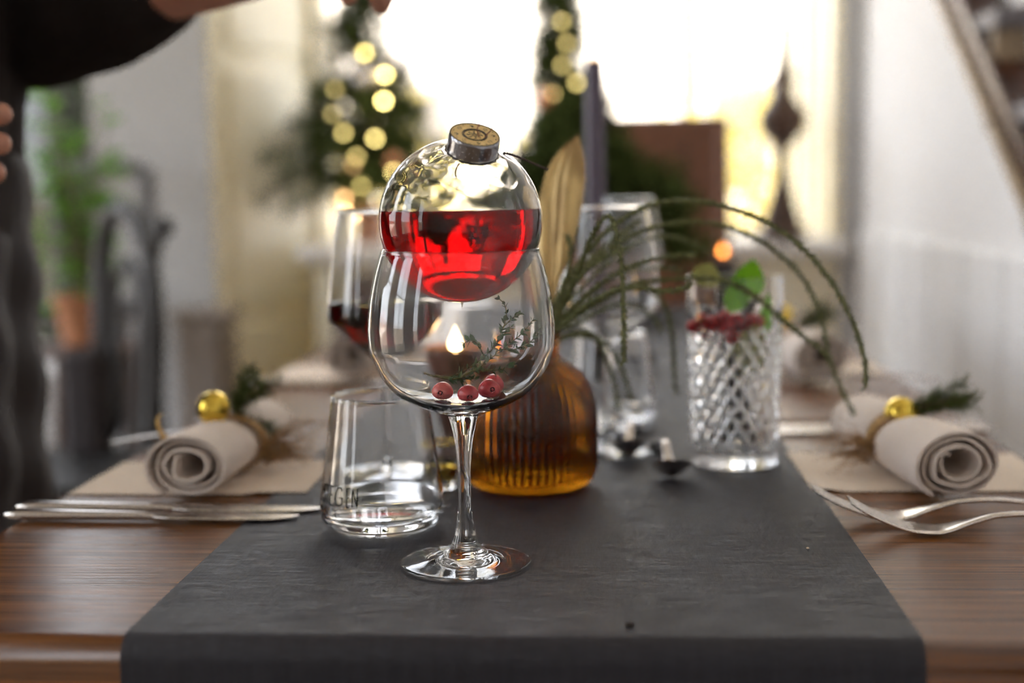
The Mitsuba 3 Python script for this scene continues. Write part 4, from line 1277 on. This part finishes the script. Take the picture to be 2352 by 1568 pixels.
# ------------------------------------------------------------------ Christmas trees, post and chairs by the window
def conifer(key, c, H, R, label, seed, lights, pot=True, power=3.0, tiers=13, dens=1.0):
    rg = np.random.default_rng(seed)
    c = np.array(c, float)
    z0 = .10 if pot else .02
    if pot:
        put(key + '__pot', lathe(np.vstack([[(0, .001)], curve2(np.array([(45, 1), (50, 40), (58, 85), (62, 100)]) / 1e3, 12), [(.055, .1)], [(.053, .09)], [(0, .088)]]), 32, c), 'mat_terracotta', 30)
    put(key + '__trunk', tube([c + [0, 0, z0 - .02], c + [.004, 0, H * .5], c + [0, 0, H]], [.012, .008, .003], 8, 20), 'mat_bark', True)
    C, D = [], []
    for i in range(tiers):
        u = (i + .3) / tiers
        z = z0 + .03 + u * (H - z0 - .03)
        nb = int(9 - 5 * u)
        for b in range(nb):
            a = rg.uniform(0, 6.28)
            ln = R * (1 - u) ** .85 * rg.uniform(.7, 1.1) + .015
            e = np.array([math.cos(a), math.sin(a), rg.uniform(-.15, .35)])
            p = spline([c + [0, 0, z], c + [0, 0, z] + e * ln * .5 + [0, 0, .01], c + [0, 0, z] + e * ln - [0, 0, .02]], 12)
            put(key + '__branch', tube(p, [.003, .001], 4), 'mat_bark', True)
            t, A, B = frames(p)
            for q in range(int(110 * dens * (ln / R + .25))):
                j = rg.integers(1, 12)
                w = rg.uniform(0, 6.28)
                C.append(p[j] + rg.normal(size=3) * .012)
                D.append(t[j] * .6 + math.cos(w) * A[j] + math.sin(w) * B[j])
    put(key + '__needles', needles(np.array(C), np.array(D), .030, .006, rg), 'mat_needle', False, kind='stuff')
    tag(key, label, 'Christmas tree', 'small Christmas trees at the window')
    return c, H, R


YT = 3.50
cL = at(846, 437, YT)
conifer('christmas_tree', (cL[0] - .01, YT, ZS + .001), .66, .25, 'small decorated Christmas tree in the left half of the window', 31, 0, dens=1.7)
cR = at(1288, 437, YT)
conifer('christmas_tree_001', (cR[0], YT, ZS + .001), .80, .10, 'slim Christmas tree in the middle of the window', 32, 0, tiers=15, dens=1.2)
cB = at(1310, 437, 2.62)
# bushy fir arrangement on the far table end
conifer('fir_arrangement', (at(1330, 437, 2.44)[0], 2.44, ZW + .002), .37, .23, 'bushy fir arrangement in a pot before the brown chair', 33, 0, tiers=9, dens=2.2)
labels['fir_arrangement'].update(category='fir arrangement')
labels['fir_arrangement'].pop('group')


def bulb(key, p, r, power, col):
    key = num(key)
    scene[key] = mikit.ply(ball(r, p, 2), 'mat_wax', smooth=True, emitter={'type': 'area', 'radiance': {'type': 'rgb', 'value': [power * x for x in col]}})


def string_light(key, pts, powers, label, col=(1.0, .78, .25)):
    put(key + '__wire', tube(spline(pts, max(24, 6 * len(pts))), .0012, 5), 'mat_wick', True)
    for p, w in zip(pts, powers):
        bulb(key + '__bulb', p + np.array([0, -.004, 0]), .0065, w, col)
    tag(key, label, 'string light')


dL = [(838, 122), (885, 172), (882, 232), (790, 305), (862, 318), (832, 425), (905, 395), (770, 205), (765, 262), (820, 360)]
string_light('string_light', [at(x, y, YT - .17) for x, y in dL], [.5, .8, 1.0, .22, .4, .38, .3, .10, .10, .16], 'string of warm lights on the left Christmas tree')
dR = [(1290, 50), (1302, 100), (1325, 190), (1335, 245), (1292, 150), (1270, 215)]
string_light('string_light_001', [at(x, y, YT - .10) for x, y in dR], [.16, .14, .22, .75, .14, .14], 'string of warm lights on the slim middle Christmas tree')
dW = [(790, 455), (792, 488), (1165, 688), (1520, 232)]
string_light('string_light_002', [at(812, 380, YT - .10)] + [at(x, y, 3.28) for x, y in dW[:2]], [.12, .6, .8], 'short string with two amber lights hanging below the left Christmas tree', (1.0, .55, .22))
rg = np.random.default_rng(8)
for i, (px, py, Y, m, r, lab) in enumerate(((1252, 226, YT - .11, 'mat_red_bauble', .022, 'copper bauble on the slim middle Christmas tree'), (862, 172, YT - .15, 'mat_silver_bauble', .022, 'silver bauble high on the left Christmas tree'), (905, 140, YT - .13, 'mat_silver_bauble', .02, 'silver bauble on the right of the left tree top'), (832, 182, YT - .16, 'mat_silver_bauble', .02, 'silver bauble left of the upper one on the left tree'), (905, 372, YT - .19, 'mat_red_bauble', .018, 'rosy bauble low on the left Christmas tree'))):
    k = num('tree_bauble')
    c = at(px, py, Y)
    put(k + '__ball', ball(r, c, 3), m, True)
    put(k + '__cap', mv(lathe([(.005, 0), (.005, .006), (0, .007)], 16), c + [0, 0, r - .001]), 'mat_gold_matte', 30)
    tag(k, lab, 'bauble')

# turned dark wooden candlestick on the sill
cP = at(1795, 437, 3.36)
zb = ZS + .001
pf = np.array([(0, 0), (62, 1), (66, 12), (50, 30), (42, 60), (30, 95), (20, 140), (15, 190), (17, 215), (30, 235), (52, 262), (60, 288), (48, 318), (28, 345), (20, 370), (30, 385), (22, 400), (16, 440), (13, 500), (20, 520), (0, 522)]) / 1e3
put('turned_candlestick', lathe(np.vstack([curve2(pf[:-1], 120), [(0, .522)]]), 40, (cP[0], 3.36, zb)), 'mat_dark_wood', True, 'dark turned wooden candlestick on the windowsill at the right', 'candlestick')


def chair(key, cx, y, w, ztop, zseat, m, label, panel=True):
    """A dining chair facing the camera; y is where its backrest stands."""
    for s in (-1, 1):
        x = cx + s * (w / 2 - .02)
        put(key + '__back_post', tube([(x, y - .02, 0), (x, y - .01, zseat), (x, y + .03, ztop - .02)], [.017, .019, .016], 10, 20), m, True)
        put(key + '__leg', tube([(x, y - .42, 0), (x, y - .41, zseat - .02)], [.014, .018], 10, 8), m, True)
    put(key + '__seat', box(cx - w / 2, cx + w / 2, y - .45, y + .005, zseat - .02, zseat + .03, .012), m, False)
    if panel:
        b = box(cx - w / 2 + .005, cx + w / 2 - .005, y - .012, y + .022, zseat + .10, ztop, .012)
        b.vertices[:, 1] += (b.vertices[:, 2] - zseat) * .05
        put(key + '__backrest', b, m, False)
        for s in (-.5, 0, .5):
            q = box(cx + s * w * .5 - .003, cx + s * w * .5 + .003, y - .016, y - .010, zseat + .14, ztop - .05)
            q.vertices[:, 1] += (q.vertices[:, 2] - zseat) * .05
            put(key + '__seam', q, 'mat_dark_wood', False)
    else:
        for z in (zseat + .14, zseat + .25, ztop - .05):
            put(key + '__slat', box(cx - w / 2 + .03, cx + w / 2 - .03, y, y + .018, z - .03, z + .045, .006), m, False)
    tag(key, label, 'chair')


x0, x1 = at(1245, 437, 3.02)[0], at(1682, 437, 3.02)[0]
chair('dining_chair', (x0 + x1) / 2, 3.02, x1 - x0, at(1600, 266, 3.05)[2], .46, 'mat_brown_wood', 'reddish brown high-backed chair at the far end of the tables')
chair('dining_chair_001', -.43, 2.98, .36, at(720, 622, 2.98)[2], .44, 'mat_dark_wood', 'dark low-backed wooden chair beyond the tables, left of the far end', False)

# ------------------------------------------------------------------ left background
YC = 2.45
arch = [at(252, 1250, YC + .1), at(236, 900, YC + .1), at(232, 700, YC + .1), at(238, 560, YC + .1), at(262, 486, YC + .05), at(300, 490, YC), at(332, 550, YC - .05), at(352, 680, YC - .1), at(356, 820, YC - .1), at(350, 960, YC - .1), at(345, 1250, YC - .1)]
arch[0][2] = arch[-1][2] = 0
put('bentwood_chair__back_frame', tube(arch, .018, 10, 90), 'mat_black_metal', True)
put('bentwood_chair__inner_hoop', tube([at(258, 1000, YC + .05), at(262, 760, YC + .05), at(275, 620, YC + .03), at(296, 600, YC), at(318, 660, YC - .03), at(325, 800, YC - .05), at(322, 1000, YC - .05)], .011, 8, 50), 'mat_black_metal', True)
sc_ = at(250, 437, YC)
seat = lathe(np.vstack([[(0, -.015)], [(.19, -.015)], arc((.195, 0), .012, -90, 90, 6), [(0, .012)]]), 40, (sc_[0] - .12, YC, .45))
put('bentwood_chair__seat', seat, 'mat_black_metal', 30)
for a in (2.2, 3.6):
    put('bentwood_chair__leg', tube([(sc_[0] - .12 + .15 * math.cos(a), YC + .15 * math.sin(a), .44), (sc_[0] - .12 + .22 * math.cos(a), YC + .22 * math.sin(a), 0)], [.014, .010], 8, 6), 'mat_black_metal', True)
put('bentwood_chair__armrest', tube([at(348, 640, YC - .1), at(362, 560, YC - .15), at(376, 524, YC - .2)], [.009, .010, .012], 8, 20), 'mat_black_metal', True)
q0, q1 = at(138, 800, YC + .02), at(252, 1180, YC + .02)
put('bentwood_chair__cushion', box(q0[0], q1[0], YC + .0, YC + .05, .47, q0[2], .018), 'mat_cushion', 30)
put('bentwood_chair__knob', ball(.017, at(377, 520, YC - .2), 3), 'mat_black_metal', True)
tag('bentwood_chair', 'black chair with an arched back in the left background', 'chair')
# grey metal bar stool
YM = 3.2
put('bar_stool__back_rail', tube([at(112, 392, YM + .10), at(200, 388, YM), at(330, 388, YM)], .016, 10, 20), 'mat_grey_metal', True)
for px, dy in ((335, 0), (128, .10)):
    a = at(px, 390, YM + dy)
    put('bar_stool__post', tube([a, (a[0] + .004, a[1], .72), (a[0] + .02, a[1] - .02, 0)], [.018, .014, .012], 10, 12), 'mat_grey_metal', True)
a, b = at(335, 390, YM), at(128, 390, YM + .10)
put('bar_stool__seat', box(b[0], a[0], YM - .22, YM + .06, .68, .72, .012), 'mat_grey_metal', False)
for x in (b[0] + .02, a[0] - .0):
    put('bar_stool__front_leg', tube([(x, YM - .20, .68), (x, YM - .24, 0)], .012, 8, 4), 'mat_grey_metal', True)
put('bar_stool__footrest', tube([(b[0] + .02, YM - .225, .25), (a[0], YM - .225, .25)], .009, 8, 4), 'mat_grey_metal', True)
tag('bar_stool', 'grey metal bar stool with a level back rail, behind the black chair', 'stool')
# potted plant on a stand
cp = at(176, 437, 2.80)
zp = at(176, 790, 2.80)[2]
put('plant_stand__top', lathe([(0, -.02), (.12, -.02), (.125, -.01), (.12, 0), (0, 0)], 32, (cp[0], 2.80, zp - .002)), 'mat_dark_wood', 30)
for a in (.5, 2.6, 4.7):
    put('plant_stand__leg', tube([(cp[0] + .09 * math.cos(a), 2.80 + .09 * math.sin(a), zp - .02), (cp[0] + .13 * math.cos(a), 2.80 + .13 * math.sin(a), 0)], .012, 8, 4), 'mat_dark_wood', True)
tag('plant_stand', 'small dark stand under the potted plant beside the person', 'stand')
put('potted_plant__pot', lathe(np.vstack([[(0, .001)], curve2(np.array([(42, 1), (50, 50), (56, 85), (61, 90), (61, 105)]) / 1e3, 14), [(.056, .105)], [(.054, .09)], [(0, .088)]]), 32, (cp[0], 2.80, zp)), 'mat_terracotta', 30)
rg = np.random.default_rng(44)
for i in range(26):
    a = rg.uniform(0, 6.28)
    h = rg.uniform(.12, .42)
    b0 = np.array([cp[0], 2.80, zp + .09])
    tip = b0 + [rg.uniform(.03, .13) * math.cos(a), rg.uniform(.03, .13) * math.sin(a), h]
    put('potted_plant__stem', tube([b0, (b0 + tip) / 2 + [0, 0, .03], tip], [.003, .002], 5, 10), 'mat_frond', True)
    for q in range(3):
        d = np.array([math.cos(a + q * 2), math.sin(a + q * 2), .3])
        s0 = tip - [0, 0, .07 * q]
        put('potted_plant__leaf', leaf_mesh(s0, s0 + d * rg.uniform(.05, .09), .04, (0, 0, 1), 6, .2, .2), 'mat_plant_leaf', True)
tag('potted_plant', 'green leafy plant in a terracotta pot, beside the person', 'potted plant')
# low taupe cabinet before the grey wall
ca, cb_ = at(392, 437, 3.2)[0], at(500, 437, 3.2)[0]
zc = at(440, 716, 3.2)[2]
put('cabinet__body', box(ca, cb_, 3.2, YF - .035, .03, zc - .02, .004), 'mat_taupe', False)
put('cabinet__top', box(ca - .01, cb_ + .01, 3.19, YF - .03, zc - .02, zc, .004), 'mat_taupe', False)
dk = put('cabinet__door', box(ca + .01, cb_ - .01, 3.185, 3.2, .06, zc - .035, .003), 'mat_taupe', False)
put('cabinet__door__knob', ball(.009, (cb_ - .025, 3.178, zc * .6), 2), 'mat_black_metal', True)
tag('cabinet', 'low narrow taupe cabinet against the grey back wall', 'cabinet')

# ------------------------------------------------------------------ the person standing at the left of the table
PX, PYY = -.655, 1.15
shN, shF = np.array([PX, .985, 1.395]), np.array([PX, 1.315, 1.395])       # near (right) and far (left) shoulder
elF = at(96, 22, 1.27)
wrF = at(560, -78, 1.12)
elN, wrN = np.array([-.80, .955, 1.10]), np.array([-.572, .962, 1.004])
hip = np.array([PX, PYY, .93])
neck = np.array([PX + .01, PYY, 1.46])
head = np.array([PX + .035, PYY, 1.60])
dF = (wrF - elF) / np.linalg.norm(wrF - elF)


def hand_bones(w, palm, knuckles, fingers, thumb):
    bs = [(w, .026, palm, .024)]
    for k in knuckles:
        bs.append((w * .4 + np.array(palm) * .6, .017, k, .0125))
        bs.append((palm, .018, k, .0125))
    for k, chain in zip(knuckles, fingers):
        pts = [k] + chain
        rs = [.0110, .0100, .0092, .0080]
        for i in range(len(pts) - 1):
            bs.append((pts[i], rs[i], pts[i + 1], rs[i + 1]))
    for i in range(len(thumb) - 1):
        bs.append((thumb[i], (.014, .0125, .0115, .010)[i], thumb[i + 1], (.0125, .0115, .010, .009)[i]))
    return bs


# near hand: fingers stacked, pointing towards the table
palmN = np.array([-.520, .958, 1.000])
kn, fg = [], []
for i, (tx, ty, tz) in enumerate(((16, 262, .945), (14, 330, .945), (1, 396, .948), (-60, 452, .952))):
    tip = at(tx - 14, ty, tz)
    k = np.array([palmN[0] + .022 - .004 * i, .952, 1.022 - .0185 * i])
    kn.append(k)
    fg.append([k + (tip - k) * .48 + [0, -.010, .002], k + (tip - k) * .78 + [0, -.008, .001], tip])
thN = [palmN + [-.02, -.005, .02], palmN + [.0, -.018, .042], palmN + [.024, -.022, .052], palmN + [.042, -.020, .050]]
# far hand: relaxed, reaching over the table above the frame
sdF = np.cross(dF, [0, 0, 1.0])
sdF /= np.linalg.norm(sdF)
upF = np.cross(sdF, dF)
palmF = wrF + dF * .055
kf, ff_ = [], []
for i in range(4):
    k = wrF + dF * (.088 - .006 * abs(i - 1)) + sdF * (.027 - .018 * i)
    kf.append(k)
    l = (.9, 1, .94, .75)[i]
    ff_.append([k + dF * .034 * l - upF * .010, k + dF * .055 * l - upF * .026, k + dF * .064 * l - upF * .044])
thF = [wrF + dF * .03 + sdF * .02, wrF + dF * .055 + sdF * .042 - upF * .01, wrF + dF * .08 + sdF * .048 - upF * .022, wrF + dF * .10 + sdF * .044 - upF * .03]
bs = [(hip, .11, neck - [0, 0, .14], .115), (neck - [0, 0, .1], .09, neck + [0, 0, .0], .055), (neck, .052, head - [0, 0, .06], .054),
      (neck - [0, .0, .08], .07, shN, .055), (neck - [0, 0, .08], .07, shF, .055), (shN, .048, elN, .040), (elN, .040, wrN, .027), (shF, .048, elF, .040), (elF, .041, wrF, .029),
      (head - [-.012, 0, .055], .062, head + [-.012, 0, .04], .088), (head + [-.03, 0, .02], .085, head + [.01, 0, .035], .085), (head + [.03, 0, -.05], .045, head + [.02, 0, -.085], .030),
      (head + [.074, 0, .004], .010, head + [.092, 0, -.026], .0125), (head + [.072, 0, -.068], .016, head + [.062, 0, -.085], .022)]
for s in (-1, 1):
    bs.append((hip + [0, s * .08, -.02], .085, hip + [.01, s * .09, -.45], .058))
    bs.append((hip + [.01, s * .09, -.45], .058, hip + [-.01, s * .10, -.84], .042))
    bs.append((hip + [-.01, s * .10, -.86], .040, hip + [.13, s * .11, -.895], .030))
    bs.append((head + [-.01, s * .083, .005], .018, head + [-.012, s * .088, -.03], .012))
bs += hand_bones(wrN, palmN, kn, fg, thN) + hand_bones(wrF, palmF, kf, ff_, thF)
put('person__body', bones(bs, .006, 8), 'mat_skin', True)
for s in (-1, 1):
    e = head + [.078, s * .032, .012]
    put('person__eye', ball(.0115, e, 2), 'mat_eye', True)
    put('person__eye__iris', ball(.0055, e + [.0075, 0, 0], 2), 'mat_hair', True)
    put('person__eyebrow', tube([e + [.010, -s * .014, .020], e + [.013, 0, .024], e + [.006, s * .016, .019]], .0032, 5, 8), 'mat_hair', True)
put('person__mouth', tube([head + [.075, -.022, -.066], head + [.084, 0, -.068], head + [.075, .022, -.066]], .004, 6, 10), pr('mat_lip', (.42, .14, .12), .4), True)
hair = bones([(head + [-.035, 0, .03], .094, head + [-.005, 0, .058], .088), (head + [-.05, 0, .03], .085, head + [-.055, 0, -.06], .05)], .012, 8)
hair.vertices += .004 * (meshkit.fbm(hair.vertices * 45, 3, 4)[:, None] - .5)
put('person__hair', hair, 'mat_hair', True)
# loose dark shirt with sleeves, and long dark apron, both with folds
cu = elF + (wrF - elF) * .55
cuN = elN + (wrN - elN) * .45
ss = [(hip + [0, 0, .0], .128, neck - [0, 0, .15], .132), (hip + [0, .07, .04], .112, shF + [0, -.06, -.12], .12), (hip + [0, -.07, .04], .112, shN + [0, .06, -.12], .12),
      (neck - [0, 0, .10], .10, shN, .068), (neck - [0, 0, .10], .10, shF, .068), (neck - [0, 0, .10], .1, neck - [0, 0, .04], .062),
      (shN, .070, elN, .060), (elN, .060, cuN, .050), (shF, .072, elF, .074), (elF, .073, elF + (cu - elF) * .55, .066), (elF + (cu - elF) * .55, .064, cu, .050)]
sh = bones(ss, .010, 6)
w = meshkit.fbm(sh.vertices * [22, 22, 30], 3, 6) - .5
sh.vertices += sh.vertex_normals * (.009 * w[:, None])
put('person__shirt', sh, 'mat_shirt', True, label='loose black shirt with rolled sleeves')
ap = bones([(hip + [0, .08, .03], .118, hip + [.0, .09, -.38], .116), (hip + [0, -.08, .03], .118, hip + [.0, -.09, -.38], .116), (hip + [.01, 0, .03], .115, hip + [.01, 0, -.36], .112)], .010, 6)
v = ap.vertices
ph = v[:, 2] * 62 + v[:, 1] * 26 + 2.5 * meshkit.fbm(v * 5, 2, 2)
ap.vertices += ap.vertex_normals * (.0032 * np.sin(ph) * np.clip((v[:, 2] - .5) * 20, 0, 1))[:, None]
put('person__apron', ap, 'mat_apron', True, label='dark apron with sagging folds')
tr_ = bones([b for s in (-1, 1) for b in ((hip + [0, s * .085, -.05], .10, hip + [.01, s * .092, -.45], .078), (hip + [.01, s * .092, -.45], .078, hip + [-.01, s * .10, -.80], .062))], .014, 8)
put('person__trousers', tr_, 'mat_shirt', True)
for s in (-1, 1):
    shoe = bones([(hip + [-.02, s * .10, -.878], .046, hip + [.07, s * .108, -.89], .038), (hip + [.07, s * .108, -.89], .038, hip + [.16, s * .115, -.896], .032)], .01, 6)
    shoe.vertices[:, 2] = np.maximum(shoe.vertices[:, 2], .002)
    put('person__shoe', shoe, 'mat_black_metal', True)
tag('person', 'person in black shirt and dark apron standing left of the table, arm reaching over it', 'person')
